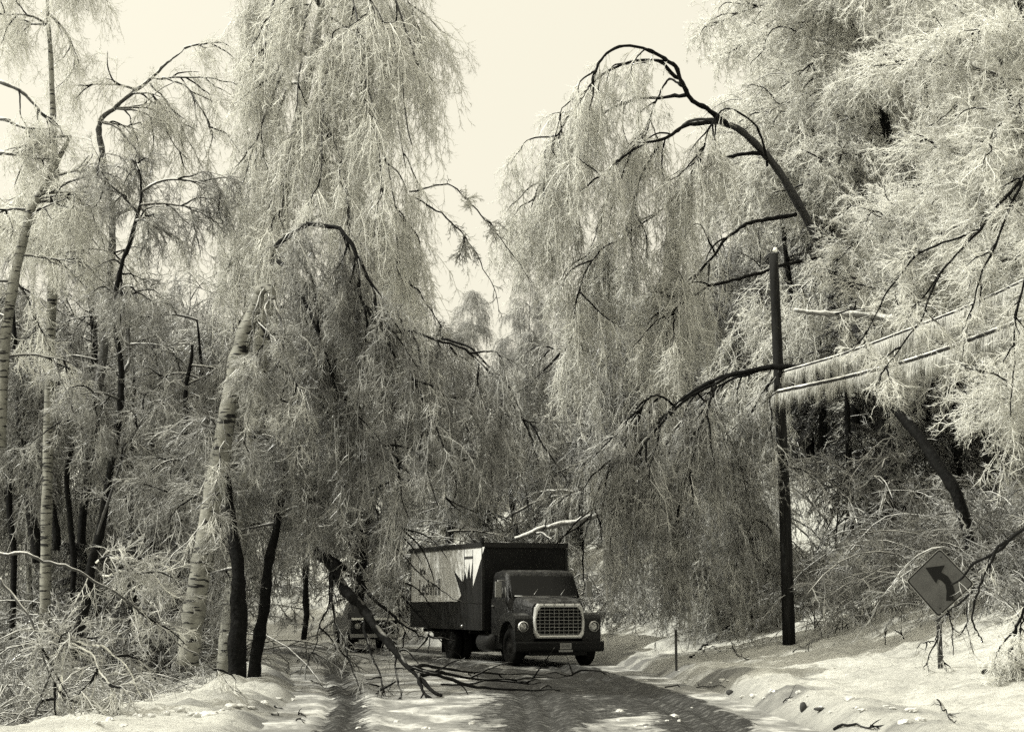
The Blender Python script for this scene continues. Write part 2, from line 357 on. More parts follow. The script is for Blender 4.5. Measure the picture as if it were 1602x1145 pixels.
def curtain(G_, p, d, rng, L=(0.7, 1.8), n2=9, n3=6, r=0.010, droop=1.6, Gd=None, l2=(0.18, 0.48), l3=(0.05, 0.18), fine=True, wig=0.17, off=None):
    """drooping branchlets with side twigs and twiglets"""
    N = len(p)
    if N == 0: return
    Ls = rng.uniform(L[0], L[1], N)
    c1 = grow(p, d, Ls, 6, droop, wig, rng)
    if off is not None:
        k_ = clear_of_road(c1[:, -1] + off); c1 = c1[k_]; N = len(c1)
        if N == 0: return
    (Gd or G_).tubes(c1, r * 1.25, r * 0.7, 3)
    p2, d2, t2 = spawn(c1, n2, 0.08, 0.98, 0.35, 0.95, rng)
    c2 = grow(p2, d2, rng.uniform(l2[0], l2[1], len(p2)) * (1.15 - 0.5 * t2), 3, droop * 0.9, 0.3, rng)
    if off is not None:
        k_ = clear_of_road(c2[:, -1] + off); c2 = c2[k_]
        if len(c2) == 0: return
    G_.tubes(c2, r * 0.85, r * 0.5, 3)
    if fine and n3:
        p3, d3, t3 = spawn(c2, n3, 0.1, 1.0, 0.4, 1.1, rng)
        c3 = grow(p3, d3, rng.uniform(l3[0], l3[1], len(p3)), 1, 0.8, 0.05, rng); G_.tubes(c3, r * 0.62, r * 0.3, 3)
def arcs(p, d, L, rng, K=9, droop=0.35, wig=0.07): return grow(p, d, L, K, droop, wig, rng)

def make_tree(rng, H=13, r0=0.16, lean=(0, 0), nl=16, reach=(2.2, 4.2), dens=9, strand=(0.9, 2.2), n2=8, n3=5, tw=0.0105, lo=0.25, el=(0.5, 1.1), arch=0.0, bark='trunk', sub=4, twig='mid'):
    """one loose tree at the origin: trunk, branches, twigs meshes"""
    K = 14; t = np.linspace(0, 1, K); tr = np.zeros((K, 3)); tr[:, 2] = H * (t - arch * t ** 4 * 0.45)
    tr[:, 0] = lean[0] * H * t ** (1.6 + arch); tr[:, 1] = lean[1] * H * t ** (1.6 + arch)
    tr[1:, :2] += np.cumsum(rng.normal(0, 0.05, (K - 1, 2)), 0)
    tr[0, 2] = -0.6
    gt, gb, gw = Geo(), Geo(), Geo()
    rs = r0 * (1 - 0.93 * t ** 0.9); gt.tube_r(tr, rs, 8)
    ts = np.sort(rng.uniform(lo, 1.0, nl)); x = ts * (K - 1); i = np.minimum(x.astype(int), K - 2); f = (x - i)[:, None]
    p = tr[i] + (tr[i + 1] - tr[i]) * f; az = rng.uniform(0, 2 * math.pi, nl); e = rng.uniform(el[0], el[1], nl)
    d = np.stack([np.cos(az) * np.cos(e), np.sin(az) * np.cos(e), np.sin(e)], 1)
    Ls = rng.uniform(reach[0], reach[1], nl) * (1.1 - 0.45 * ts)
    limbs = arcs(p, d, Ls, rng, 9, 0.55); rl = r0 * 0.34 * (1.15 - 0.6 * ts); gb.tubes(limbs, rl, rl * 0.3, 5)
    p2, d2, t2 = spawn(limbs, sub, 0.25, 0.95, 0.4, 0.9, rng)
    subs = arcs(p2, d2, rng.uniform(0.8, 2.0, len(p2)), rng, 9, 0.9); gb.tubes(subs, tw * 1.9, tw, 4)
    allc = np.concatenate([limbs, subs])
    p3, d3, t3 = spawn(allc, dens, 0.15, 1.0, 0.5, 1.3, rng); d3[:, 2] -= 0.2
    curtain(gw, p3, d3, rng, strand, n2, n3, tw)
    return [('trunk', gt.mesh('trunk', M[bark])), ('branches', gb.mesh('branches', M['limb'])), ('twigs', gw.mesh('twigs', M[twig]))]
def make_conifer(rng, H=11):
    gt, gb, gw = Geo(), Geo(), Geo(); gt.tube_r(np.array([[0, 0, -0.6], [0, 0.03, H * 0.5], [0, 0, H]]), [0.17, 0.11, 0.02], 8)
    n = 95; z = np.sort(rng.uniform(1.0, H * 0.98, n)); az = rng.uniform(0, 6.283, n)
    d = np.stack([np.cos(az), np.sin(az), np.full(n, 0.15)], 1); p = np.stack([0 * z, 0 * z, z], 1)
    L = (0.45 + 2.4 * (1 - z / H)) * rng.uniform(0.75, 1.1, n)
    c = grow(p, d, L, 7, 0.55, 0.05, rng); gb.tubes(c, 0.025, 0.01, 4)
    p2, d2, t2 = spawn(c, 26, 0.12, 1.0, 0.5, 1.2, rng); d2[:, 2] = d2[:, 2] * 0.4 - 0.5
    c2 = grow(p2, d2, rng.uniform(0.2, 0.55, len(p2)), 3, 1.3, 0.05, rng); gb.tubes(c2, 0.016, 0.008, 3)
    p3, d3, t3 = spawn(c2, 12, 0.0, 1.0, 0.5, 1.1, rng)
    c3 = grow(p3, d3, rng.uniform(0.06, 0.14, len(p3)), 1, 0.5, 0.05, rng); gb.tubes(c3, 0.009, 0.004, 3)
    c4 = grow(p3 + np.array([0, 0, 0.012]), d3, rng.uniform(0.05, 0.12, len(p3)), 1, 0.5, 0.05, rng); gw.tubes(c4[::3], 0.012, 0.006, 3)
    return [('trunk', gt.mesh('trunk', M['trunk'])), ('boughs', gb.mesh('boughs', M['needle'])), ('rime', gw.mesh('rime', M['twig']))]
def make_bush(rng, H=2.2, n=16, tw=0.011, spread=0.5, twig='twig_dark', dens=7, n2=6, n3=5):
    """arching stems bent over by ice"""
    gb, gw = Geo(), Geo(); p = np.concatenate([rng.normal(0, 0.25, (n, 2)), np.full((n, 1), -0.15)], 1); az = rng.uniform(0, 6.283, n)
    d = np.stack([np.cos(az) * spread, np.sin(az) * spread, np.ones(n)], 1)
    c = grow(p, d, rng.uniform(0.8, 1.5, n) * H, 10, 0.75 * 2.2 / H, 0.07, rng); gb.tubes(c, 0.016, 0.008, 4)
    p3, d3, t3 = spawn(c, dens, 0.2, 1.0, 0.4, 1.2, rng)
    curtain(gw, p3, d3, rng, (0.25 * H / 2, 0.7 * H / 2), n2, n3, tw, droop=1.2, l2=(0.12, 0.35), l3=(0.03, 0.12))
    return [('stems', gb.mesh('stems', M['limb'])), ('twigs', gw.mesh('twigs', M[twig]))]

LIB = {}
def place(kind, maker, x, y, s, rz, name, label, cat, group, z=None, sz=None):
    """first use builds the meshes, later uses share them"""
    if kind not in LIB: LIB[kind] = maker()
    t = thing(name, label, cat, (x, y, surf(x, y) if z is None else z), rz, group); t.scale = (s, s, sz or s)
    for nm, me in LIB[kind]:
        o = bpy.data.objects.new(nm, me); COL.objects.link(o); o.parent = t
    return t
R_ = np.random.default_rng
TREES = {
 'a': lambda: make_tree(R_(1), 13, 0.15, (0.05, 0), 20, (2.2, 3.8), 9, (0.9, 2.4)),
 'b': lambda: make_tree(R_(2), 12, 0.13, (0.35, 0.05), 18, (2.0, 3.6), 9, (0.9, 2.2), arch=1.0),
 'c': lambda: make_tree(R_(3), 13.5, 0.17, (-0.08, 0.03), 22, (2.4, 4.2), 8, (0.8, 2.0), el=(0.2, 0.9)),
 'd': lambda: make_tree(R_(4), 12, 0.12, (0.15, 0.1), 16, (1.8, 3.2), 10, (1.0, 2.6), bark='birch'),
 'e': lambda: make_tree(R_(6), 9, 0.10, (0.22, -0.1), 18, (1.6, 2.8), 9, (0.7, 1.8), arch=0.6, lo=0.12),
 'f': lambda: make_tree(R_(7), 13, 0.2, (0.03, 0.05), 22, (2.8, 4.6), 8, (0.7, 1.5), el=(0.0, 0.8), lo=0.2, twig='frost'),
}
TREES['g'] = lambda: make_tree(R_(8), 13, 0.15, (0.06, 0), 20, (2.2, 4.0), 10, (0.5, 1.5), n3=6, twig='frost')
TREES['h'] = lambda: make_tree(R_(9), 13, 0.17, (-0.1, 0.05), 22, (2.4, 4.4), 9, (0.5, 1.4), n3=6, el=(0.1, 0.9), twig='frost')
CON = {'k': lambda: make_conifer(R_(11), 11), 'l': lambda: make_conifer(R_(12), 9)}
BUSH = {'u': lambda: make_bush(R_(21), 2.2, 18), 'v': lambda: make_bush(R_(22), 1.7, 16, spread=0.8), 'w': lambda: make_bush(R_(23), 2.8, 16),
 'x': lambda: make_bush(R_(24), 2.2, 14, spread=0.7, dens=4, n2=4, n3=3, tw=0.009), 'y': lambda: make_bush(R_(25), 2.0, 12, spread=1.0, dens=4, n2=4, n3=3, tw=0.0095, twig='twig')}
TH = {'g': 13, 'h': 13, 'a': 13, 'b': 8.5, 'c': 13.5, 'd': 12, 'e': 7.5, 'f': 13}
rp = random.Random(3)
def tree_px(kind, px, Y, top, name, label, group, jit=1):
    """a wood tree whose crown top shows at about the pixel row top"""
    x = (px - CX) * Y / F_PX
    if abs(x - float(road_c(Y))) < 5 and Y < 80: return
    z0 = surf(x, Y); zt = P(px, top, Y)[2]; s = max(0.55, min(1.5, (zt - z0) / TH[kind]))
    place(kind, TREES[kind], x, Y, s, rp.uniform(0, 6.28), name, f'{LOOK[kind]} iced tree {where(px)}, {row(Y)}', 'tree', group)
LOOK = dict(a='upright', b='bowed', c='broad crowned', d='white barked', e='short bowed', f='thickly frosted', g='bright frosted', h='pale broad', u='dense', v='low spreading', w='tall thin', x='sparse', y='sprawling', k='taller', l='shorter')
def where(px):
    for lim, s in ((90, 'at the left edge'), (190, 'behind the forked dark tree'), (290, 'left of the leaning white birch'), (400, 'behind the two bank trunks'), (520, 'behind the big weeping birch'), (640, 'left of the truck box'), (760, 'above the truck box'), (890, 'above the truck cab'), (1000, 'right of the truck cab'), (1120, 'above the roadside marker post'), (1225, 'just left of the utility pole'), (1310, 'just right of the utility pole'), (1420, 'between pole and curve sign'), (1530, 'behind the curve sign')):
        if px < lim: return s
    return 'at the right edge'
def row(Y): return 'front row' if Y < 45 else 'second row' if Y < 56 else 'third row' if Y < 66 else 'deep in the wood' if Y < 80 else 'farthest row'
def env(px): return np.interp(px, [-60, 0, 150, 390, 500, 650, 700, 760, 830, 900, 1000, 1100, 1180, 1260, 1400, 1700], [400, 400, 430, 430, 400, 470, 510, 500, 470, 450, 440, 400, 300, 100, -20, -60])
# ------------------------------------------------------------------ the wood
NB = [(k, px, Y) for k, (px, Y) in enumerate([(px + rp.uniform(-30, 30), Y + rp.uniform(-4, 4)) for Y in (60, 72, 86, 102) for px in range(-40, 1660, 105 if Y < 80 else 95)])]
for k, px, Y in NB:
    kd = rp.choice('abcdf' if px < 1100 else 'aghfc'); ty = float(env(px)) + rp.uniform(-5, 90)
    if px < 440: nm, lb, gr = 'iced_tree', 'ice laden tree deep in the wood behind the leaning white birch', 'trees deep in the wood on the left'
    elif px < 1010: nm, lb, gr = 'iced_tree', 'ice laden tree in the far wood beyond the box truck', 'trees in the far wood beyond the truck'
    else: nm, lb, gr = 'iced_tree', 'ice laden tree deep in the wood up the slope behind the utility pole', 'trees deep in the wood behind the pole'
    tree_px(kd, px, Y, ty, nm, lb, gr)
for px, Y in [(1180, 56), (1270, 53), (1350, 50), (1420, 55), (1500, 48), (1590, 50), (1660, 46), (1120, 62), (1040, 64), (1320, 60), (1460, 63), (1560, 60)]:
    tree_px(rp.choice('ghf'), px, Y, float(env(px)) + rp.uniform(0, 60), 'iced_tree', 'tall frosted tree on the snowy slope right behind the utility pole', 'tall trees on the slope behind the pole')
for px, Y in [(-30, 46), (60, 50), (130, 44), (200, 52), (270, 46), (340, 54), (370, 51), (500, 60)]:
    tree_px(rp.choice('abde'), px, Y, float(env(px)) + rp.uniform(0, 80), 'iced_tree', 'slender iced tree behind the leaning white birch and dark trunks', 'slender trees behind the white birch')
for px, Y, s in [(1290, 52, 0.85), (1370, 54, 0.95), (1440, 52, 0.9), (1235, 58, 0.9), (1540, 50, 0.8), (1330, 47, .7), (1500, 46, .75)]:
    x = (px - CX) * Y / F_PX; k = rp.choice('kl'); place(k, CON[k], x, Y, s, rp.uniform(0, 6), 'conifer', f'{LOOK[k]} dark conifer with drooping frosted boughs {where(px)}', 'conifer', 'dark conifers on the slope')
for px, Y, s in [(215, 37, .42), (285, 38, .36), (120, 40, .4), (610, 72, 0.8), (160, 50, .6), (560, 66, .7)]:
    x = (px - CX) * Y / F_PX; k = rp.choice('kl'); place(k, CON[k], x, Y, s, rp.uniform(0, 6), 'conifer', f'{LOOK[k]} low dark conifer half hidden in iced thicket {where(px)}', 'conifer', 'dark conifers on the left')
# ------------------------------------------------------------------ understory
def bush_px(kind, px, Y, s, name, label, group, cat='bush'):
    x = (px - CX) * Y / F_PX
    if road_l(Y) - (2.2 if Y > 36 else 0.3) < x < road_r(Y) + 0.5: return
    place(kind, BUSH[kind], x, Y, s, rp.uniform(0, 6.28), name, f'{LOOK[kind]} {label.split("|")[0]} {where(px)}, {row(Y)}', cat, group)
for Y in (38, 44, 50, 57, 66, 78):
    for px in range(-30, 660, 62):
        bush_px(rp.choice('uvw'), px + rp.uniform(-25, 25), Y + rp.uniform(-2.5, 2.5), rp.uniform(1.1, 1.7), 'iced_bush', 'iced bush', 'bushes in the left thicket')
for Y in (47, 54, 62, 72, 84):
    for px in range(900, 1660, 66):
        if Y < 50 and px < 1240: continue
        bush_px(rp.choice('uvw'), px + rp.uniform(-25, 25), Y + rp.uniform(-2.5, 2.5), rp.uniform(1.1, 1.8), 'iced_bush', 'iced bush', 'bushes above the right snow bank')
for Y in (64, 74, 88):
    for px in range(600, 930, 50):
        bush_px(rp.choice('uvw'), px + rp.uniform(-20, 20), Y + rp.uniform(-3, 3), rp.uniform(1.5, 2.3), 'iced_bush', 'iced bush', 'bushes behind the truck')
# the near frosted thicket in the bottom left corner
for px, Y, s, k in [(-25, 27, .85, 'x'), (45, 28, .7, 'y'), (110, 29.5, .75, 'x'), (175, 29.5, .6, 'x'), (240, 31, .65, 'x'), (300, 31, .45, 'y'), (15, 30, 1.0, 'x'), (115, 31, 1.0, 'y'), (195, 33, .9, 'x'), (262, 33, .8, 'y'), (325, 32, .5, 'x'), (60, 36, 1.1, 'x'), (150, 37, 1.0, 'u'), (240, 38, 1.0, 'x'), (-15, 24.5, .7, 'y'), (60, 25.2, .65, 'x'), (130, 26, .6, 'y'), (205, 26.5, .5, 'x'), (20, 26, .8, 'w'), (95, 28, .8, 'w'), (265, 28.5, .5, 'y'), (-20, 23.6, .9, 'x'), (40, 24.2, .85, 'x'), (100, 25, .85, 'x'), (165, 26, .75, 'x'), (225, 27.5, .65, 'x')]:
    bush_px(k, px, Y, s, 'frosted_bush', 'frosted bush by the left snow bank', 'frosted bushes behind the left snow bank')

M['arch'] = iced_bark_mat('dark_bark_iced_on_top', 0.006, 0.45, 0.85, 0.6)
# ------------------------------------------------------------------ hero trees
def hero_trunk(t, pts, r, material='trunk', seed=0, sides=10, name='trunk', n=6):
    rng = R_(seed); c = pxcurve(pts, n, 0.012 if material == 'birch' else 0.025, rng)
    rs = np.interp(np.linspace(0, 1, len(c)), np.linspace(0, 1, len(r)), r) * (1 + rng.normal(0, 0.08, len(c)))
    ge = Geo(); ge.tube_r(c - np.array(t.location), rs, sides); ge.build(name, M[material], t); return c
def new_hero(name, label, cat, pt, group=None): return thing(name, label, cat, tuple(pt), 0, group)
def base(px, Y):
    x = (px - CX) * Y / F_PX; return np.array([x, Y, surf(x, Y) - 0.3])
def limbs_px(t, curves, seed, r0=0.05, r1=0.015, part='branches', material='limb'):
    """authored limbs, one mesh; returns them resampled to a common length"""
    rng = R_(seed); ge = Geo(); outp = []; wg = 0.034 if material == 'bare' else 0.03
    for c in curves:
        q, rr = (c[0], c[1]) if isinstance(c, tuple) else (c, (r0, r1))
        w_ = pxcurve(q, 6, wg, rng); ge.tube_r(w_ - np.array(t.location), np.linspace(rr[0], rr[1], len(w_)) * rng.uniform(.78, 1.15, len(w_)), 7)
        s = np.linspace(0, len(w_) - 1, 16); i = np.minimum(s.astype(int), len(w_) - 2); outp.append(w_[i] + (w_[i + 1] - w_[i]) * (s - i)[:, None])
    ge.build(part, M[material], t); return np.stack(outp)
def dress(t, curves, per, seed, strand, n2=9, n3=6, tw=0.009, droop=1.8, sub=3, sublen=(0.6, 1.6), lo=0.1, twig='twig', down=0.35, part='twigs', l2=(0.18, 0.48), l3=(0.05, 0.18), subdroop=0.9, sb='bare', sbr=3.3, sbw=0.13):
    """side branches and curtains of iced twigs along a set of limbs"""
    rng = R_(seed); gb, gw = Geo(), Geo(); loc = np.array(t.location)
    allc = [curves]
    if sub:
        p, d, _ = spawn(curves, sub, lo, 1.0, 0.4, 1.0, rng); s_ = grow(p, d, rng.uniform(sublen[0], sublen[1], len(p)), curves.shape[1] - 1, subdroop, sbw, rng)
        gb.tubes(s_ - loc, tw * sbr, tw, 4); gb.build('side_branches', M[sb], t); allc.append(s_)
    c = np.concatenate(allc); p, d, _ = spawn(c, per, lo, 1.0, 0.5, 1.3, rng); d[:, 2] -= down
    g2 = Geo(); curtain(g2, p - loc, d, rng, strand, n2, n3, tw, droop, l2=l2, l3=l3, off=loc); return g2.build(part, M[twig], t)

def sh(c, dy): return [(a, b_, y + dy) for a, b_, y in c]
# big weeping birch: curtain crown above the truck's left
b0 = base(345, 34)
wt = new_hero('weeping_birch', 'huge birch with a long weeping curtain of iced twigs, left of the gap of sky', 'tree', b0)
hero_trunk(wt, [(352, 1060, 34), (372, 860, 34), (400, 650, 34), (425, 420, 34), (455, 250, 34), (488, 90, 34), (505, 0, 34), (512, -120, 34)], [0.2, 0.18, 0.16, 0.15, 0.13, 0.11, 0.08, 0.04], 'birch', 1)
up = limbs_px(wt, [
    ([(510, -100, 34), (550, -95, 33.5), (600, -40, 33), (640, 60, 32.8), (668, 180, 32.7)], (.05, .012)),
    ([(508, -60, 34), (550, -60, 34.5), (590, -20, 35), (625, 50, 35.2), (655, 160, 35.3)], (.05, .012)),
    ([(505, -30, 34), (535, -40, 33), (580, 0, 32.5), (620, 90, 32.2), (645, 230, 32)], (.045, .012)),
    ([(500, 30, 34), (530, 0, 34.8), (575, 40, 35.5), (610, 130, 36), (635, 260, 36)], (.045, .012)),
    ([(495, 60, 34), (520, 30, 33), (555, 70, 32.4), (585, 170, 32), (600, 300, 32)], (.045, .012)),
    ([(508, -80, 34), (470, -90, 33.6), (435, -30, 33.2), (415, 80, 33), (405, 180, 33)], (.045, .012)),
    ([(500, 0, 34), (465, -10, 34.6), (430, 60, 35), (408, 160, 35.2), (395, 290, 35.3)], (.045, .012)),
    ([(490, 90, 34), (460, 80, 33.2), (430, 140, 32.8), (400, 220, 32.8), (380, 290, 32.8)], (.045, .012)),
    ([(480, 130, 34), (450, 140, 34.6), (420, 220, 35), (385, 310, 35.2), (360, 420, 35.3)], (.045, .012)),
    ([(485, 110, 34), (510, 110, 35), (540, 180, 35.8), (560, 290, 36), (565, 400, 36)], (.045, .012)),
    ([(470, 190, 34), (500, 180, 33), (530, 240, 32.4), (545, 330, 32), (545, 430, 32)], (.04, .012)),
    ([(455, 250, 34), (440, 250, 35), (415, 310, 35.4), (395, 400, 35.6), (380, 500, 35.6)], (.04, .012)),
    ([(475, 170, 34), (540, 150, 33.6), (590, 210, 33.4), (615, 310, 33.2), (622, 420, 33.2)], (.045, .012)),
    ([(465, 210, 34), (540, 210, 34.6), (595, 280, 35), (625, 370, 35.2), (630, 470, 35.2)], (.045, .012)),
    ([(505, -20, 34), (520, -60, 33.2), (545, -30, 32.6), (560, 40, 32.3), (565, 140, 32.2)], (.04, .012)),
    ([(500, 10, 34), (495, -20, 33.2), (480, 20, 32.6), (470, 90, 32.4), (465, 180, 32.3)], (.04, .012)),
    ([(490, 90, 34), (500, 60, 33.2), (510, 110, 32.6), (505, 200, 32.3), (500, 290, 32.2)], (.04, .012)),
    ([(460, 230, 34), (465, 200, 33.2), (450, 250, 32.6), (440, 330, 32.4), (435, 410, 32.3)], (.04, .012)),
    ([(508, -80, 34), (570, -110, 34.6), (615, -60, 35), (645, 20, 35.2), (662, 110, 35.2)], (.04, .012)),
    ([(512, -110, 34), (450, -120, 34.6), (410, -60, 35), (398, 30, 35.2), (390, 120, 35.2)], (.04, .012)),
    ([(455, 250, 34), (510, 250, 35), (590, 330, 36), (620, 430, 36.4), (630, 520, 36.4)], (.04, .012)),
], 2)
dress(wt, up, 15, 3, (0.9, 2.3), 11, 8, 0.0062, 2.0, 5, (0.6, 1.5), lo=0.12, down=0.5, twig='frost')
lowl = limbs_px(wt, [(sh(q_, dy_), r_) for (q_, r_), dy_ in zip([
    ([(432, 385, 34), (480, 352, 33), (530, 358, 32.5), (556, 400, 32.3), (568, 470, 32.2), (600, 520, 32.2)], (.055, .02)),
    ([(425, 410, 34), (450, 415, 33.2), (475, 470, 32.8), (505, 545, 32.5), (530, 620, 32.4)], (.05, .02)),
    ([(428, 400, 34), (465, 405, 33.5), (490, 450, 33), (500, 520, 32.8), (503, 600, 32.8)], (.04, .015)),
    ([(560, 400, 32.5), (580, 450, 32.3), (600, 520, 32), (650, 600, 32), (690, 680, 32)], (.035, .012)),
    ([(600, 515, 32.5), (660, 520, 32), (730, 550, 31.6), (790, 610, 31.3), (835, 690, 31)], (.035, .01)),
    ([(640, 300, 33.2), (700, 290, 33), (745, 330, 32.8), (790, 385, 32.6), (832, 442, 32.5)], (.02, .006)),
    ([(650, 310, 33.2), (700, 340, 33), (735, 380, 32.8), (762, 430, 32.6), (783, 485, 32.5)], (.02, .006)),
    ([(640, 440, 33.2), (665, 470, 33), (690, 510, 32.8), (706, 545, 32.6)], (.02, .006)),
    ([(400, 500, 34), (450, 560, 33), (520, 640, 32.4), (600, 700, 32), (660, 760, 32)], (.04, .012)),
    ([(420, 560, 34), (480, 610, 33), (560, 690, 32.5), (640, 740, 32), (720, 800, 31.8)], (.035, .01)),
    ([(400, 620, 34), (440, 680, 33), (500, 740, 32.6), (580, 780, 32.4), (620, 830, 32.3)], (.035, .01)),
    ([(425, 430, 34), (400, 470, 34.6), (370, 560, 35), (350, 660, 35)], (.03, .01)),
    ([(470, 350, 34.5), (560, 330, 35.5), (620, 420, 36.5), (660, 540, 37), (700, 640, 37)], (.035, .01)),
    ([(440, 480, 34.5), (520, 500, 35.5), (600, 580, 36.5), (660, 660, 37), (720, 720, 37)], (.035, .01)),
], [-2.6, -2.2, -2.4, -2.6, -1.5, 0, 0, 0, -1.5, 0, 0, 1, 0, 0])], 4, part='lower_branches', material='bare')
dress(wt, lowl[[0, 1, 2, 3, 4, 8, 9, 10, 11, 12, 13]], 16, 5, (0.8, 2.1), 10, 7, 0.0068, 1.9, 7, (0.6, 1.8), lo=0.15, down=0.45, part='lower_twigs', twig='mid')
limbs_px(wt, [
    ([(690, 530, 31), (740, 548, 30.8), (790, 600, 30.6), (822, 660, 30.5), (845, 720, 30.4)], (.025, .008)),
    ([(735, 640, 31), (790, 628, 31), (840, 590, 31), (868, 570, 31)], (.016, .006)),
    ([(560, 470, 31), (590, 540, 30.8), (600, 610, 30.7), (640, 680, 30.6)], (.03, .008)),
    ([(590, 640, 31), (630, 640, 31), (680, 665, 30.9), (690, 700, 30.8)], (.02, .008)),
    ([(530, 560, 31), (560, 620, 30.8), (570, 700, 30.7), (600, 770, 30.6)], (.02, .006)),
    ([(575, 770, 31), (620, 752, 31), (660, 756, 31), (720, 790, 30.8), (790, 830, 30.6)], (.022, .006)),
    ([(585, 790, 31), (600, 830, 30.9), (640, 880, 30.8), (700, 930, 30.6), (755, 950, 30.5)], (.02, .005)),
    ([(640, 560, 31), (660, 620, 30.9), (662, 690, 30.8), (680, 760, 30.7)], (.016, .005)),
    ([(470, 480, 31), (500, 560, 30.8), (535, 640, 30.7), (545, 720, 30.6)], (.022, .007)),
    ([(720, 620, 31), (760, 690, 30.9), (770, 760, 30.8), (760, 820, 30.7)], (.014, .005)),
], 44, part='bare_branches', material='bare')
dress(wt, lowl[[5, 6, 7]], 16, 6, (0.12, 0.4), 5, 3, 0.008, 1.2, 2, (0.3, 0.6), lo=0.1, down=0.3, part='sprig_twigs', l2=(0.06, 0.2), l3=(0.03, 0.08))

# leaning white birch with the broken, curled top
b1 = base(298, 30)
lb = new_hero('leaning_birch', 'stout leaning white birch with its broken top curled over', 'tree', b1)
hero_trunk(lb, [(293, 1040, 30), (305, 950, 30), (320, 860, 30), (340, 740, 30), (358, 640, 30), (375, 550, 30), (398, 485, 30), (410, 452, 30)], [0.20, 0.19, 0.19, 0.18, 0.17, 0.16, 0.13, 0.08], 'birch', 7, 14)
ge = Geo()
for k_ in range(7):
    a0 = k_ * 0.9; q0 = P(409, 455, 30) - b1 + np.array([math.cos(a0) * .08, math.sin(a0) * .08, -.03]); ge.tube_r([q0, q0 + [0.03, 0, .08 + .03 * (k_ % 3)], q0 + [0.07 + .02 * (k_ % 2), 0, .10 + .05 * (k_ % 3)]], [.03, .02, .003], 5)
ge.build('splinters', M['birch'], lb)
hero_trunk(lb, [(406, 456, 30), (417, 450, 29.8), (427, 460, 29.7), (431, 480, 29.7), (432, 505, 29.7)], [0.10, 0.08, 0.055, 0.03, 0.01], 'birch', 8, 10, 'curled_bark')
bl = limbs_px(lb, [
    ([(428, 470, 29.6), (444, 520, 29.4), (440, 560, 29.4), (425, 585, 29.4)], (.03, .01)),
    ([(400, 500, 30), (425, 530, 29.4), (450, 570, 29.1), (480, 620, 29)], (.02, .008)),
    ([(385, 560, 30), (420, 600, 29.4), (450, 640, 29.2), (470, 700, 29.1)], (.02, .008)),
    ([(414, 448, 29.8), (404, 470, 29.3), (392, 540, 29.2), (384, 620, 29.2)], (.014, .006)),
    ([(420, 460, 29.6), (415, 500, 29.2), (398, 600, 29.1), (380, 700, 29.1)], (.014, .006)),
    ([(355, 690, 30), (345, 700, 29.4), (338, 760, 29.3), (330, 830, 29.3)], (.012, .005)),
    ([(330, 800, 30), (300, 840, 29.5), (262, 880, 29.2), (230, 930, 29)], (.015, .006)),
], 9)
dress(lb, bl, 9, 10, (0.3, 0.8), 7, 5, 0.006, 1.8, 2, (0.2, 0.6), down=0.5)

# the great arched tree on the right
b2 = base(1420, 47)
at_ = new_hero('arched_tree', 'tall tree bent right over in a dark arch against the sky, behind the pole', 'tree', b2)
hero_trunk(at_, [(1425, 960, 47), (1405, 800, 47), (1370, 620, 47), (1325, 470, 47), (1275, 370, 46.6), (1215, 265, 46), (1170, 215, 45.5), (1135, 194, 45), (1090, 188, 44.6), (1060, 205, 44.3)], [0.28, 0.25, 0.21, 0.17, 0.13, 0.115, 0.10, 0.085, 0.06, 0.035], 'arch', 11, 10)
al = limbs_px(at_, [
    ([(1140, 196, 45), (1105, 170, 44.5), (1075, 148, 44), (1058, 110, 43.8), (1035, 88, 43.6), (975, 70, 43.4), (940, 95, 43.2), (922, 130, 43)], (.085, .03)),
    ([(1062, 122, 44), (1030, 96, 43.8), (985, 98, 43.6), (940, 118, 43.4), (905, 155, 43.2), (870, 215, 43)], (.055, .015)),
    ([(1078, 148, 44), (1030, 152, 44.4), (975, 160, 44.8), (935, 185, 45), (895, 212, 45.2)], (.06, .02)),
    ([(1066, 135, 44), (1048, 125, 44.5), (1030, 148, 45), (1015, 190, 45.3), (1000, 225, 45.4)], (.04, .015)),
    ([(1120, 192, 45), (1070, 197, 44), (1040, 215, 43.4), (990, 235, 43), (935, 280, 42.6)], (.07, .025)),
    ([(1193, 240, 45.75), (1150, 244, 45.4), (1120, 255, 45), (1075, 285, 44.6), (1040, 325, 44.2), (980, 370, 44)], (.065, .02)),
    ([(1245, 335, 46), (1190, 345, 45.5), (1150, 360, 45), (1110, 405, 44.6), (1070, 455, 44.3), (1040, 490, 44)], (.07, .02)),
    ([(1030, 230, 44), (1005, 270, 44), (990, 320, 44), (975, 380, 44)], (.035, .012)),
    ([(940, 190, 45), (915, 225, 45), (890, 270, 45), (862, 330, 45)], (.03, .01)),
    ([(895, 212, 45.2), (875, 240, 45), (858, 280, 45), (846, 330, 45)], (.022, .008)),
    ([(905, 155, 43.2), (885, 165, 43), (866, 220, 43), (852, 290, 43)], (.02, .008)),
    ([(1000, 225, 45), (960, 290, 45), (930, 370, 45), (905, 440, 45)], (.03, .01)),
    ([(1120, 400, 45), (1090, 350, 45), (1060, 400, 44.5), (1040, 480, 44)], (.03, .01)),
    ([(980, 370, 44), (940, 390, 44), (910, 440, 44), (895, 520, 44)], (.03, .01)),
    ([(1200, 260, 45.6), (1185, 200, 45), (1140, 170, 44), (1110, 200, 43.5), (1095, 260, 43.2)], (.04, .012)),
    ([(1300, 398, 46.8), (1240, 412, 45.6), (1190, 425, 44.5), (1140, 440, 44), (1090, 455, 43.6), (1055, 485, 43.3), (1035, 520, 43.2)], (.06, .02)),
], 12, material='bare')
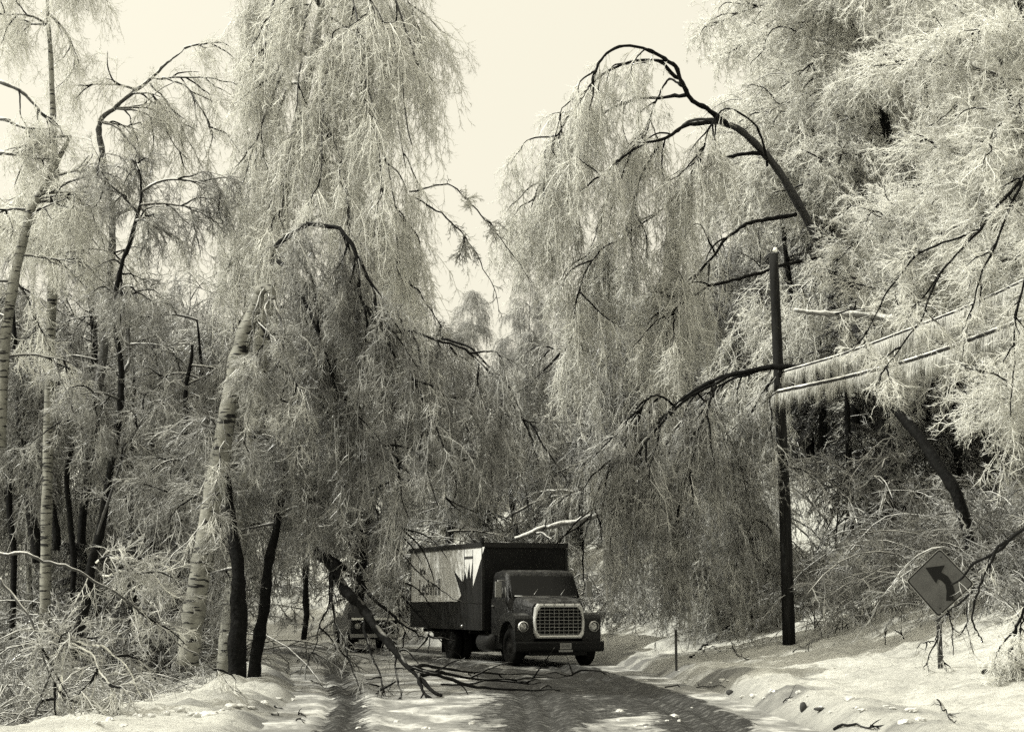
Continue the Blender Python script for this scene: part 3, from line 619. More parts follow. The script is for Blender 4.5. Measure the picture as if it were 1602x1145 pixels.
dress(at_, al, 12, 13, (0.8, 2.4), 11, 7, 0.0085, 1.9, 6, (0.8, 2.0), lo=0.42, down=0.5, l2=(0.22, 0.6), l3=(0.07, 0.24), twig='frost')

# second arch lower down, over the curve: dark bow left of the pole
b3 = base(1500, 40)
ab = new_hero('bowed_tree', 'dark young tree bowed in a long low arch across the pole', 'tree', b3)
hero_trunk(ab, sh([(1530, 900, 38), (1500, 780, 38), (1455, 710, 38.5), (1400, 640, 39.5), (1340, 600, 41), (1280, 580, 42.2), (1220, 575, 42.4), (1150, 585, 42.4), (1090, 610, 42.3), (1040, 650, 42.2), (1000, 690, 42), (975, 725, 42)], -4.2), [0.12, 0.12, 0.115, 0.10, 0.09, 0.08, 0.07, 0.06, 0.055, 0.045, 0.03, 0.02], 'bare', 14, 8)
l3_ = limbs_px(ab, [(sh(q_, -4.2), r_) for q_, r_ in [
    ([(1150, 585, 42.4), (1080, 620, 42), (1030, 665, 41.6), (985, 730, 41.4), (960, 800, 41.2)], (.045, .012)),
    ([(1200, 576, 42.4), (1130, 600, 43), (1070, 650, 43.4), (1020, 740, 43.6), (990, 820, 43.6)], (.04, .012)),
    ([(1120, 598, 42.3), (1105, 640, 41.8), (1080, 720, 41.6), (1060, 800, 41.5)], (.03, .01)),
    ([(1060, 635, 42.3), (1020, 620, 41.8), (970, 690, 41.6), (940, 780, 41.5)], (.03, .01)),
    ([(1230, 575, 42.4), (1190, 620, 43), (1150, 700, 43.4), (1120, 790, 43.5)], (.03, .01)),
    ([(1090, 612, 42.3), (1130, 660, 43), (1160, 740, 43.3), (1180, 820, 43.4)], (.025, .01)),
    ([(1000, 690, 42), (960, 720, 42.4), (930, 790, 42.6), (910, 860, 42.8)], (.025, .008)),
]], 15, material='bare')
dress(ab, l3_, 18, 16, (0.9, 2.2), 11, 7, 0.008, 1.9, 7, (0.8, 2.0), lo=0.1, down=0.5)

# curtains of smaller bent trees along the right edge of the road
def arch_tree(lbl, seed, trunk, r, per=14, strand=(0.9, 2.2), tw=0.0085, nlim=11, reach=(1.2, 2.6), mat_='bare', twig='twig', group=None, name='bent_tree', n2=9, n3=6, lo=0.3):
    rng = R_(seed); t = new_hero(name, lbl, 'tree', pxcurve(trunk[:2], 1)[0], group); c = hero_trunk(t, trunk, r, mat_, seed, 8)
    cc = crom(c, 1); idx = rng.integers(int(len(c) * lo), len(c) - 1, nlim); p = c[idx]
    az = rng.uniform(0, 6.283, nlim); d = np.stack([np.cos(az), np.sin(az), rng.uniform(-0.1, 0.9, nlim)], 1)
    L = grow(p, d, rng.uniform(reach[0], reach[1], nlim), 15, 0.7, 0.05, rng)
    ge = Geo(); ge.tubes(L - np.array(t.location), 0.03, 0.01, 5); ge.build('branches', M['limb'], t)
    dress(t, L, per, seed + 500, strand, n2, n3, tw, 1.9, 4, (0.6, 1.6), lo=0.15, down=0.45, twig=twig)
    return t
arch_tree('small iced tree bent over beside the truck cab, hanging to the road edge', 31, [(1130, 1000, 46), (1110, 850, 46), (1060, 720, 46), (1010, 680, 46), (960, 730, 46)], [.1, .09, .07, .05, .02])
arch_tree('bent iced tree between the truck and the utility pole, twigs touching the snow', 32, [(1180, 990, 44), (1170, 850, 44), (1140, 740, 44), (1100, 700, 44), (1060, 760, 44)], [.1, .09, .07, .05, .02])
arch_tree('thin iced tree bowed low just left of the foot of the pole', 33, [(1205, 1000, 45), (1185, 880, 45), (1140, 800, 45), (1080, 790, 44.5), (1040, 850, 44)], [.08, .07, .05, .04, .02])
arch_tree('iced tree hanging over the far side of the road behind the truck roof', 34, [(1010, 960, 56), (1000, 760, 56), (960, 600, 56), (900, 540, 56), (850, 580, 56)], [.14, .12, .1, .07, .03], reach=(1.5, 3.2), nlim=14, tw=.0105)
arch_tree('iced tree arching into the gap of sky from the right, above the truck', 35, [(1060, 960, 60), (1055, 760, 60), (1020, 570, 60), (965, 490, 60), (905, 500, 60)], [.16, .14, .12, .08, .03], reach=(1.8, 3.4), nlim=16, tw=.011)
arch_tree('iced tree leaning out from the left wood low behind the truck box', 36, [(560, 980, 58), (580, 800, 58), (640, 660, 58), (720, 620, 58), (790, 670, 58)], [.16, .14, .1, .07, .03], reach=(1.6, 3.2), nlim=14, tw=.0105)
arch_tree('iced tree in the middle of the gap, its spiky top against the pale sky', 37, [(700, 950, 66), (705, 800, 66), (720, 690, 66), (760, 620, 66), (820, 620, 66)], [.18, .15, .12, .08, .03], reach=(2, 3.6), nlim=16, tw=.012)

# ---- bright near trees filling the upper right
def near_tree(lbl, seed, trunk, r, nlim=16, reach=(2.0, 4.2), per=11, strand=(0.4, 1.2), tw=0.0078, twig='frost', lo=0.2, elo=-0.1, bias=(-0.6, -0.2), mat_='trunk', name='frosted_tree', n2=9, n3=8):
    rng = R_(seed); t = new_hero(name, lbl, 'tree', pxcurve(trunk[:2], 1)[0]); c = hero_trunk(t, trunk, r, mat_, seed, 10)
    idx = rng.integers(int(len(c) * lo), len(c), nlim); p = c[idx]; az = rng.uniform(0, 6.283, nlim)
    d = np.stack([np.cos(az) + bias[0], np.sin(az) + bias[1], rng.uniform(elo, 0.8, nlim)], 1)
    L = grow(p, d, rng.uniform(reach[0], reach[1], nlim), 15, 0.25, 0.09, rng); loc = np.array(t.location)
    ge = Geo(); ge.tubes(L - loc, 0.05, 0.014, 6); ge.build('branches', M['limb'], t)
    dress(t, L, per, seed + 500, strand, n2, n3, tw, 0.75, 7, (0.6, 1.8), lo=0.12, down=0.1, twig=twig, l2=(0.15, 0.45), l3=(0.04, 0.15), subdroop=0.35, sbr=3.2, sbw=0.2)
    return t
near_tree('frosted tree crown spreading against the sky behind the top of the dark arch', 47, [(1450, 900, 50), (1440, 600, 50), (1410, 300, 50), (1340, 60, 50), (1250, -80, 50)], [.26, .22, .18, .12, .05], 24, (2.2, 4.4), tw=.0095, lo=.5)
near_tree('near frosted tree filling the top right corner with bright twigs', 41, [(1760, 900, 33), (1740, 600, 33), (1690, 300, 33), (1620, 60, 33), (1540, -120, 33)], [.24, .2, .16, .12, .05], 24, (1.6, 3.4), lo=.35)
near_tree('frosted tree with white twigs against the sky right of the dark arch', 42, [(1520, 900, 49), (1510, 600, 49), (1480, 350, 49), (1440, 120, 49), (1400, -80, 49)], [.26, .22, .18, .12, .05], 24, (2.2, 4.4), tw=.0095)
near_tree('frosted tree crown above the top of the utility pole', 43, [(1390, 950, 53), (1390, 700, 53), (1380, 480, 53), (1350, 300, 53), (1310, 180, 53)], [.24, .2, .16, .1, .05], 20, (1.8, 3.4), tw=.0098, lo=.35)
near_tree('frosted tree at the right edge hanging down behind the cables', 44, [(1720, 900, 31), (1700, 700, 31), (1660, 480, 31), (1620, 260, 31), (1570, 120, 31)], [.2, .18, .15, .1, .04], 22, (1.2, 2.4), lo=.3)
near_tree('frosted tree with thick bright twigs midway up the right edge', 45, [(1560, 950, 45), (1550, 760, 45), (1530, 560, 45), (1470, 400, 45), (1420, 330, 45)], [.2, .17, .14, .1, .04], 18, (1.6, 3.0), lo=.3, tw=.008)
near_tree('pale frosted tree whose top fades into the bright sky at the upper right', 46, [(1360, 900, 56), (1350, 600, 56), (1330, 350, 56), (1300, 120, 56), (1280, -60, 56)], [.26, .22, .18, .12, .05], 20, (2.0, 3.8), tw=.010, lo=.45)

# ---- left wood: white birches and dark trunks
def pole_tree(name, lbl, seed, trunk, r, mat_, nlim=8, reach=(1.0, 2.4), per=9, strand=(0.4, 1.3), tw=0.0065, lo=0.4, twig='mid', elo=-0.1, ehi=0.7, extra=None, n3=5):
    rng = R_(seed); t = new_hero(name, lbl, 'tree', pxcurve(trunk[:2], 1)[0]); c = hero_trunk(t, trunk, r, mat_, seed, 9)
    loc = np.array(t.location)
    idx = rng.integers(int(len(c) * lo), len(c), nlim); az = rng.uniform(0, 6.283, nlim)
    d = np.stack([np.cos(az), np.sin(az) * 0.7, rng.uniform(elo, ehi, nlim)], 1)
    L = grow(c[idx], d, rng.uniform(reach[0], reach[1], nlim), 15, 0.6, 0.06, rng)
    ge = Geo(); ge.tubes(L - loc, 0.035, 0.01, 5); ge.build('branches', M['limb'], t)
    if extra: L = np.concatenate([L, limbs_px(t, extra, seed + 9, part='arched_branches')])
    dress(t, L, per, seed + 500, strand, 8, n3, tw, 1.6, 4, (0.4, 1.2), lo=0.15, down=0.35, twig=twig, l2=(0.2, 0.5), l3=(0.05, 0.18))
    return t
pole_tree('white_birch', 'slim white birch standing straight at the far left', 51, [(70, 980, 36), (74, 760, 36), (78, 570, 36), (84, 400, 36), (86, 280, 36), (82, 150, 36), (76, 40, 36), (70, -60, 36)], [.12, .115, .105, .1, .09, .065, .04, .025], 'birch', 15, (0.8, 1.9), lo=.3, per=8, strand=(0.4, 1.3), twig='frost')
pole_tree('white_birch', 'pale birch leaning in from the left edge of the photo', 52, [(0, 700, 33), (6, 560, 33), (22, 440, 33), (48, 330, 33), (72, 290, 33), (110, 215, 33)], [.12, .115, .105, .09, .07, .03], 'birch', 11, (0.8, 2.0), lo=.2, per=6, twig='frost', strand=(0.3, 0.9), extra=[[(0, 240, 33), (40, 244, 33), (78, 250, 33)], [(0, 128, 33), (40, 150, 33), (66, 180, 33), (92, 200, 33)], [(0, 186, 33), (40, 200, 33), (62, 215, 33)]])
pole_tree('dark_tree', 'forked slender dark tree rising in front of the left thicket', 53, [(95, 1080, 32), (125, 980, 32), (150, 860, 32), (180, 690, 32), (190, 600, 32), (180, 500, 32), (184, 440, 32), (205, 370, 32), (222, 300, 32), (215, 250, 32)], [.11, .1, .09, .075, .06, .05, .045, .035, .025, .012], 'bare', 8, (0.8, 1.8), lo=.4, per=7, strand=(.3, .8), extra=[([(150, 850, 32), (190, 720, 31.8), (230, 650, 31.6), (272, 620, 31.5)], (.03, .012)), ([(190, 600, 32), (200, 560, 32.2), (202, 500, 32.3), (205, 450, 32.3)], (.04, .02)), ([(165, 760, 32), (140, 700, 32), (110, 630, 32), (85, 560, 32)], (.025, .01))])
pole_tree('dark_tree', 'black trunk leaning slightly right at the far left', 54, [(60, 880, 38), (48, 790, 38), (38, 690, 38), (28, 610, 38), (20, 480, 38)], [.13, .125, .115, .1, .05], 'bare', 7, (0.8, 1.6), lo=.6)
pole_tree('dark_tree', 'dark trunk between the black trunk and the slender forked tree', 55, [(90, 860, 40), (76, 770, 40), (64, 700, 40), (52, 620, 40), (48, 520, 40)], [.1, .1, .09, .07, .04], 'bare', 7, (0.8, 1.6), lo=.6)
pole_tree('dark_tree', 'thin dark trunk right of the slim white birch', 56, [(130, 900, 41), (128, 820, 41), (142, 700, 41), (150, 580, 41), (140, 450, 41), (120, 360, 41)], [.11, .1, .1, .09, .07, .03], 'bare', 8, (0.8, 2.0), lo=.5)
pole_tree('dark_tree', 'very dark thick trunk standing at the left snow bank beside the birch', 57, [(368, 1100, 30.5), (370, 1030, 30.5), (373, 950, 30.5), (372, 890, 30.5), (362, 800, 30.8), (350, 700, 31)], [.19, .17, .15, .12, .09, .04], 'bare', 6, (0.8, 1.8), lo=.6)
pole_tree('dark_tree', 'second dark trunk at the bank, leaning right beside the very dark one', 58, [(395, 1085, 31.5), (403, 1010, 31.5), (415, 940, 31.5), (424, 860, 31.5), (440, 780, 31.5), (450, 700, 31.5)], [.13, .115, .105, .085, .07, .03], 'bare', 6, (0.8, 1.8), lo=.6)
pole_tree('dark_tree', 'short dark trunk in shadow left of the white birch foot', 59, [(270, 1000, 36), (268, 930, 36), (275, 870, 36), (285, 800, 36), (290, 640, 36), (300, 540, 36)], [.17, .16, .12, .07, .06, .03], 'bare', 8, (0.8, 1.8), lo=.5)
for k_, (lb_, px_, top_, y_, r_) in enumerate([('dark slim trunk just right of the slender forked tree', 205, 560, 39, .09), ('dark slim trunk left of the short shadowed trunk', 240, 640, 43, .10), ('thin dark trunk in front of the slim white birch foot', 110, 620, 38, .07), ('dark trunk leaning left in the deep thicket by the birch', 315, 560, 40, .08), ('slim dark trunk right of the two bank trunks', 475, 620, 38, .07), ('thin dark trunk at the far left edge beside the pale birch', 18, 600, 42, .08)]):
    pole_tree('dark_tree', lb_, 600 + k_, [(px_, 1000, y_), (px_ + 4, 880, y_), (px_ - 5, 760, y_), (px_ + 3, top_ + 60, y_), (px_ - 6, top_ - 60, y_)], [r_, r_, r_ * .9, r_ * .7, r_ * .3], 'bare', 7, (0.7, 1.7), lo=.5, per=7)
pole_tree('bent_tree', 'bare limbed tree bending in an arch against the sky at the upper left', 60, [(150, 640, 37), (168, 480, 37), (175, 340, 37), (160, 240, 37), (158, 192, 37), (190, 160, 37), (232, 125, 37), (262, 100, 37), (290, 78, 37)], [.1, .09, .08, .07, .06, .05, .04, .03, .01], 'limb', 5, (0.6, 1.4), lo=.5, per=6, twig='frost', strand=(.3, 1.2), extra=[([(232, 125, 37), (270, 122, 37), (320, 122, 37), (355, 128, 37), (384, 140, 37)], (.03, .012)), ([(255, 122, 37), (290, 135, 36.8), (315, 170, 36.6), (335, 215, 36.5)], (.025, .01)), ([(235, 130, 37), (265, 165, 37.2), (290, 210, 37.3), (318, 262, 37.3)], (.025, .01)), ([(178, 170, 37), (230, 178, 36.8), (265, 215, 36.6), (290, 250, 36.5)], (.025, .01)), ([(160, 190, 37), (188, 205, 36.6), (216, 245, 36.4), (222, 310, 36.3), (200, 400, 36.2)], (.03, .012)), ([(172, 340, 37), (215, 325, 37), (245, 350, 37), (278, 376, 37)], (.05, .03))])
# ------------------------------------------------------------------ utility pole and iced cables
pb = base(1235, 38.5); pb[2] += 0.25
pt = thing('utility_pole', 'tall dark wooden utility pole leaning slightly left on the snow bank', 'utility pole', tuple(pb))
M['pole'] = mat('creosoted_wood', 0.02, 0.85, 0, 0.1); n_, r_ = noise_ramp(M['pole'], 4, [(0.3, 0.005), (0.7, 0.022)], 6, stretch=(6, 6, 0.5)); nodes(M['pole'])[1].new(r_.outputs[0], nodes(M['pole'])[2].inputs['Base Color']); bump(M['pole'], n_.outputs[0], 0.4, 0.01)
c_ = pxcurve([(1235, 1025, 38.5), (1228, 800, 38.5), (1217, 560, 38.5), (1210, 397, 38.5)], 4); ge = Geo(); ge.tube_r(c_ - pb, np.linspace(0.15, 0.105, len(c_)), 16); ge.build('shaft', M['pole'], pt)
M['metal'] = mat('galvanised_metal', 0.3, 0.45, 0.8); M['darkmetal'] = mat('dark_metal', 0.012, 0.6, 0.2); M['porcelain'] = mat('porcelain', 0.5, 0.2)
for z_, nm in ((583, 'bracket'), (608, 'bracket')):
    q = P(1220, z_, 38.36) - pb; ge = Geo(); ge.box(q + [0, 0, 0], (0.1, 0.16, 0.07)); ge.tube_r([q + [0, -0.05, -0.1], q + [0, -0.1, -0.02], q + [0, -0.1, 0.1]], [0.035, 0.05, 0.035], 10); ge.build(nm, M['darkmetal'], pt)
ge = Geo(); q = P(1212, 392, 38.5) - pb; ge.tube_r([q + [0, 0, -0.02], q + [0.02, 0, 0.07]], [0.06, 0.04], 10); ge.build('ice_cap', M['frost'], pt)
M['cable'] = iced_bark_mat('iced_cable', 0.02, 0.7, 0.1)
M['icicle'] = ice_twig_mat('fine_icicles', 0.75, 0.95, 0.5)
def cable(lbl, pts, r, fr, seed, dens=90):
    rng = R_(seed); c = pxcurve(pts, 12); o = thing('cable', lbl, 'cable', tuple(c[0]), 0, 'iced cables on the utility pole'); c = c - c[0]
    ge = Geo(); ge.tube_r(c, np.full(len(c), r), 8); ge.build('wire', M['cable'], o)
    L = np.linalg.norm(np.diff(c, axis=0), axis=1).sum(); n = int(L * dens); x = rng.uniform(0, len(c) - 1.001, n); i = x.astype(int); p = c[i] + (c[i + 1] - c[i]) * (x - i)[:, None]
    ge = Geo(); t_ = unit(c[-1] - c[0]); ll = fr * rng.uniform(0.35, 1.05, n) * (0.95 + 0.08 * np.sin(x * 2.1 + seed)); ll = ll * (0.35 + 1.0 * vnoise(x * 2.3 + seed * 7, x * 0) + 0.25 * vnoise(x * 11, x * 0 + seed)); e = p + np.stack([rng.normal(0, .03, n), rng.normal(0, .02, n), -ll], 1)
    p[:, 2] -= r * 0.5; ge.tubes(np.stack([p, (p + e) / 2 + rng.normal(0, .006, (n, 3)), e], 1), 0.0075, 0.004, 3); ge.build('icicle_fringe', M['icicle'], o); o.children[-1]['kind'] = 'stuff'
cable('lower iced cable with a fringe of icicles, from the pole to the right edge', [(1218, 612, 38.25), (1330, 588, 35.8), (1450, 555, 33.5), (1560, 515, 31.5), (1680, 468, 29.5)], 0.045, 0.5, 1, 420)
cable('upper iced cable with a fringe of icicles, from the pole up to the right', [(1222, 582, 38.3), (1320, 553, 36), (1430, 512, 33.7), (1530, 472, 31.7), (1660, 410, 29.5)], 0.03, 0.55, 2, 420)
cable('lower fringed cable falling away from the pole into the wood behind', [(1216, 612, 38.3), (1170, 650, 39.6), (1110, 702, 41.2), (1060, 742, 43)], 0.024, 0.6, 3, 110)
cable('upper fringed cable falling away from the pole into the wood behind', [(1216, 592, 38.6), (1150, 650, 40.4), (1090, 695, 42.4), (1040, 730, 44)], 0.02, 0.5, 4, 110)

# ------------------------------------------------------------------ curve sign
M['signface'] = mat('weathered_shaded_sign', 0.20, 0.45); n_, r_ = noise_ramp(M['signface'], 6, [(0.3, 0.05), (0.7, 0.08)], 6); nodes(M['signface'])[1].new(r_.outputs[0], nodes(M['signface'])[2].inputs['Base Color'])  # face colour lowered to hold the shade on the sign's front
M['black'] = mat('black_paint', 0.006, 0.6, 0, 0.15); M['postmetal'] = mat('rusty_post', 0.035, 0.7, 0.3)
sc_ = F_PX / 26.8; sp = P(1470, 1052, 26.8); sp[2] -= 0.05
st = thing('road_sign', 'diamond curve warning sign with a black left bending arrow', 'road sign', tuple(sp), 0)
def prism(ge, poly, y0, y1):
    """flat shape given in x,z turned into a thin plate between two depths"""
    n = len(poly); a = np.array([[p[0], y0, p[1]] for p in poly]); b = np.array([[p[0], y1, p[1]] for p in poly]); return a, b
def plate(name, poly, y0, y1, m, parent, smooth=False):
    bm = bmesh.new(); vs = [bm.verts.new((p[0], y0, p[1])) for p in poly]; f = bm.faces.new(vs)
    r = bmesh.ops.extrude_face_region(bm, geom=[f]); bmesh.ops.translate(bm, verts=[v for v in r['geom'] if isinstance(v, bmesh.types.BMVert)], vec=(0, y1 - y0, 0))
    bmesh.ops.recalc_face_normals(bm, faces=bm.faces[:]); me = bpy.data.meshes.new(name); bm.to_mesh(me); bm.free(); me.materials.append(m)
    o = bpy.data.objects.new(name, me); COL.objects.link(o); o.parent = parent; return o
def spx(px, py): q = P(px, py, 26.8) - sp; return (q[0], q[2])
def rounded(poly, r, n=4):
    o = []; N = len(poly)
    for i in range(N):
        p = np.array(poly[i], float); a = np.array(poly[i - 1], float) - p; b = np.array(poly[(i + 1) % N], float) - p
        a = p + a / np.linalg.norm(a) * r; b = p + b / np.linalg.norm(b) * r
        for t in np.linspace(0, 1, n): o.append((1 - t) ** 2 * a + 2 * t * (1 - t) * p + t * t * b)
    return [tuple(q) for q in o]
dia = [spx(1470, 857), spx(1525, 913), spx(1468, 966), spx(1417, 908)]
panel = plate('sign_panel', rounded(dia, 0.05), 0.0, -0.003, M['metal'], st)
cen = np.mean(np.array(dia), 0); plate('sign_border', rounded([tuple(cen + (np.array(p) - cen) * 0.975) for p in dia], 0.05), -0.004, -0.0065, M['black'], st); inner = [tuple(cen + (np.array(p) - cen) * 0.925) for p in dia]
plate('sign_face', rounded(inner, 0.045), -0.008, -0.012, M['signface'], st)
def zs(zx, zy): return spx(1380 + zx * 222 / 1059.0, 840 + zy * 240 / 1145.0)
arrow = [zs(322, 228), zs(466, 210), zs(440, 262), zs(490, 292), zs(525, 350), zs(542, 410), zs(543, 474), zs(476, 474), zs(480, 400), zs(468, 350), zs(440, 322), zs(415, 312), zs(402, 346)]
plate('arrow', arrow, -0.014, -0.016, M['black'], st)
for zx, zy in ((438, 148), (430, 530)):
    q = zs(zx, zy); ge = Geo(); ge.tube_r([(q[0], -0.012, q[1]), (q[0], -0.022, q[1])], [0.014, 0.012], 8); ge.build('bolt', M['darkmetal'], st)
ge = Geo(); a_ = spx(1470, 880); b_2 = spx(1469, 1060); ge.box(((a_[0] + b_2[0]) / 2, 0.03, (a_[1] + b_2[1]) / 2), (0.075, 0.045, a_[1] - b_2[1] + 0.3)); ge.build('post', M['postmetal'], st, False)
# delineator post
dp = P(1058, 1040, 34); dp[2] -= 0.1
o = thing('marker_post', 'thin dark roadside marker post in the snow left of the pole', 'marker post', tuple(dp)); ge = Geo(); ge.box((0, 0, 0.40), (0.05, 0.03, 0.82)); ge.build('stake', M['postmetal'], o, False); ge = Geo(); ge.box((0, -0.02, 0.73), (0.042, 0.01, 0.1)); ge.build('reflector', M['darkmetal'], o, False)

# ------------------------------------------------------------------ box truck
YAW = rad(21); tx, ty = 1.21, 42.3
tz = max(surf(tx, ty), 0) - 0.02
TR = thing('box_truck', 'dark box truck with chrome grille and white panel on its side, facing the camera', 'truck', (tx, ty, tz), math.atan2(-math.cos(YAW), math.sin(YAW)))
M['paint'] = iced_bark_mat('dark_truck_paint', 0.009, 0.20, 0.9, 0.4); nodes(M['paint'])[2].inputs['Roughness'].default_value = 0.4; nodes(M['paint'])[2].inputs['Specular IOR Level'].default_value = 0.25
M['darkwood'] = mat('dark_dead_wood', 0.008, 0.8, 0, 0.1)
M['boxside'] = mat('box_side_paint', 0.022, 0.6, 0, 0.15); n_, r_ = noise_ramp(M['boxside'], 1.5, [(0.3, 0.006), (0.75, 0.016)], 6); nodes(M['boxside'])[1].new(r_.outputs[0], nodes(M['boxside'])[2].inputs['Base Color'])
M['white'] = mat('faded_white_paint', 0.62, 0.5); n_, r_ = noise_ramp(M['white'], 3, [(0.3, 0.52), (0.7, 0.66)], 6); nodes(M['white'])[1].new(r_.outputs[0], nodes(M['white'])[2].inputs['Base Color'])
M['chrome'] = mat('bright_grille_surround', 0.55, 0.4, 0.35, 0.5); M['glass'] = mat('dark_glass', 0.006, 0.15, 0, 0.15); M['rubber'] = mat('tyre_rubber', 0.008, 0.9, 0, 0.1)
M['trim'] = mat('roof_rail', 0.02, 0.5, 0.3); M['lamp'] = mat('lamp_glass', 0.4, 0.12, 0.5, 0.8); M['plate'] = mat('licence_plate', 0.22, 0.5); M['letter'] = mat('dark_lettering', 0.03, 0.6)
def prof(name, poly, y0, y1, m, parent, bev=0.0, rot=None):
    """profile in x,z extruded along y"""
    bm = bmesh.new(); vs = [bm.verts.new((p[0], y0, p[1])) for p in poly]; f = bm.faces.new(vs)
    r = bmesh.ops.extrude_face_region(bm, geom=[f]); bmesh.ops.translate(bm, verts=[v for v in r['geom'] if isinstance(v, bmesh.types.BMVert)], vec=(0, y1 - y0, 0))
    bmesh.ops.recalc_face_normals(bm, faces=bm.faces[:])
    if bev: bmesh.ops.bevel(bm, geom=[e for e in bm.edges], offset=bev, segments=2, affect='EDGES', clamp_overlap=True)
    me = bpy.data.meshes.new(name); bm.to_mesh(me); bm.free(); me.materials.append(m); me.polygons.foreach_set('use_smooth', [False] * len(me.polygons))
    o = bpy.data.objects.new(name, me); COL.objects.link(o); o.parent = parent; return o
def rrect(x0, x1, hw, z, n=6, k=0.25, y0=None):
    """rounded plan rectangle at height z"""
    o = []; r = k; cx_ = [(x1 - r, hw - r, 0), (x0 + r, hw - r, 1), (x0 + r, -hw + r, 2), (x1 - r, -hw + r, 3)]
    for (cx2, cy2, q) in cx_:
        for t in np.linspace(0, math.pi / 2, n): a = q * math.pi / 2 + t; o.append((cx2 + r * math.cos(a), cy2 + r * math.sin(a), z))
    return o
# cab
ge = Geo(); ge.rings([rrect(-2.32, -0.95, 0.98, 0.66, k=.08), rrect(-2.34, -0.92, 1.02, 1.0, k=.12), rrect(-2.34, -0.94, 1.02, 1.55, k=.14), rrect(-2.34, -1.0, 1.0, 1.70, k=.16), rrect(-2.30, -1.25, 0.965, 2.26, k=.14), rrect(-2.27, -1.32, 0.93, 2.36, k=.14), rrect(-2.1, -1.5, 0.78, 2.42, k=.16)]); cab = ge.build('cab', M['paint'], TR)
cab.data.set_sharp_from_angle(angle=rad(40))
# windscreen slightly proud of the cab front between pillars
def quad_plate(name, corners, m, parent, th=0.012, mid=None):
    c = np.array(corners, float); n = np.cross(c[1] - c[0], c[3] - c[0]); n /= np.linalg.norm(n)
    ge = Geo(); v = np.concatenate([c - n * th, c + n * th]); ge.add(v, [[0, 1, 2, 3], [7, 6, 5, 4], [0, 4, 5, 1], [1, 5, 6, 2], [2, 6, 7, 3], [3, 7, 4, 0]]); return ge.build(name, m, parent, False)
ge = Geo(); rows = []
for (x, hw, z) in ((-0.965, 0.90, 1.76), (-1.10, 0.885, 1.98), (-1.25, 0.87, 2.26)):
    rows.append([(x + 0.045 - 0.05 * (u ** 4), u * hw, z) for u in np.linspace(-1, 1, 13)])
R3 = np.array(rows); ge.add(np.concatenate([R3.reshape(-1, 3), R3.reshape(-1, 3) - [0.03, 0, 0.0]]), [[r * 13 + i, r * 13 + i + 1, (r + 1) * 13 + i + 1, (r + 1) * 13 + i] for r in range(2) for i in range(12)] + [[39 + r * 13 + i, 39 + (r + 1) * 13 + i, 39 + (r + 1) * 13 + i + 1, 39 + r * 13 + i + 1] for r in range(2) for i in range(12)])
ws = ge.build('windscreen', M['glass'], TR)
for y_ in (-0.86, 0.86):
    s_ = 1 if y_ > 0 else -1; ge = Geo(); ge.tube_r([(-1.04, 0.96 * s_, 1.72), (-1.2, 0.93 * s_, 2.0), (-1.37, 0.90 * s_, 2.28)], [0.03, 0.028, 0.028], 6); ge.build('pillar', M['paint'], TR)
ge = Geo(); ge.tube_r([(-0.95, -0.86, 1.745), (-0.93, 0, 1.745), (-0.95, 0.86, 1.745)], [0.016] * 3, 6); ge.build('screen_seal', M['metal'], TR)
for y_, a_ in ((-0.35, -.25), (0.4, .35)):
    ge = Geo(); ge.tube_r([(-0.93, y_, 1.76), (-1.02, y_ + 0.16, 1.93)], [0.008, 0.008], 5); ge.tube_r([(-0.985, y_ + 0.08, 1.83), (-1.09, y_ + 0.24, 2.0)], [0.01, 0.01], 5); ge.build('wiper', M['metal'], TR)
for s_, nm in ((-1, 'door'), (1, 'door')):
    d_ = prof(nm, [(-2.2, 0.74), (-1.08, 0.74), (-1.08, 1.68), (-2.2, 1.68)], s_ * 1.005, s_ * 1.03, M['paint'], TR)
    quad_plate('door_window', [(-2.16, s_ * 1.0, 1.72), (-1.16, s_ * 1.0, 1.72), (-1.42, s_ * 0.915, 2.16), (-2.14, s_ * 0.915, 2.16)], M['glass'], d_)
    ge = Geo(); ge.tube_r([(-1.48, s_ * 1.02, 1.71), (-1.5, s_ * 0.93, 2.18)], [0.014, 0.014], 5); ge.tube_r([(-1.16, s_ * 1.02, 1.71), (-1.44, s_ * 0.935, 2.17), (-2.14, s_ * 0.935, 2.17)], [0.014] * 3, 5); ge.build('window_frame', M['metal'], d_)
    ge = Geo(); ge.box((-2.02, s_ * 1.05, 1.5), (0.16, 0.04, 0.03)); ge.build('handle', M['metal'], d_, False)
# hood
ge = Geo(); HR = []
for (x, hw, zt, zb) in ((-1.12, 0.93, 1.74, 0.9), (-0.8, 0.88, 1.73, 0.8), (-0.45, 0.80, 1.68, 0.7), (-0.2, 0.73, 1.61, 0.68), (-0.14, 0.71, 1.57, 0.68)):
    HR.append([(x, y * hw, z_) for (y, z_) in [(-1, zb), (-1, zt - 0.34), (-0.99, zt - 0.12), (-0.93, zt - 0.03), (-0.7, zt), (0, zt + 0.02), (0.7, zt), (0.93, zt - 0.03), (0.99, zt - 0.12), (1, zt - 0.34), (1, zb), (0, zb)]])
ge.rings(HR); hood = ge.build('hood', M['paint'], TR); hood.data.set_sharp_from_angle(angle=rad(50))
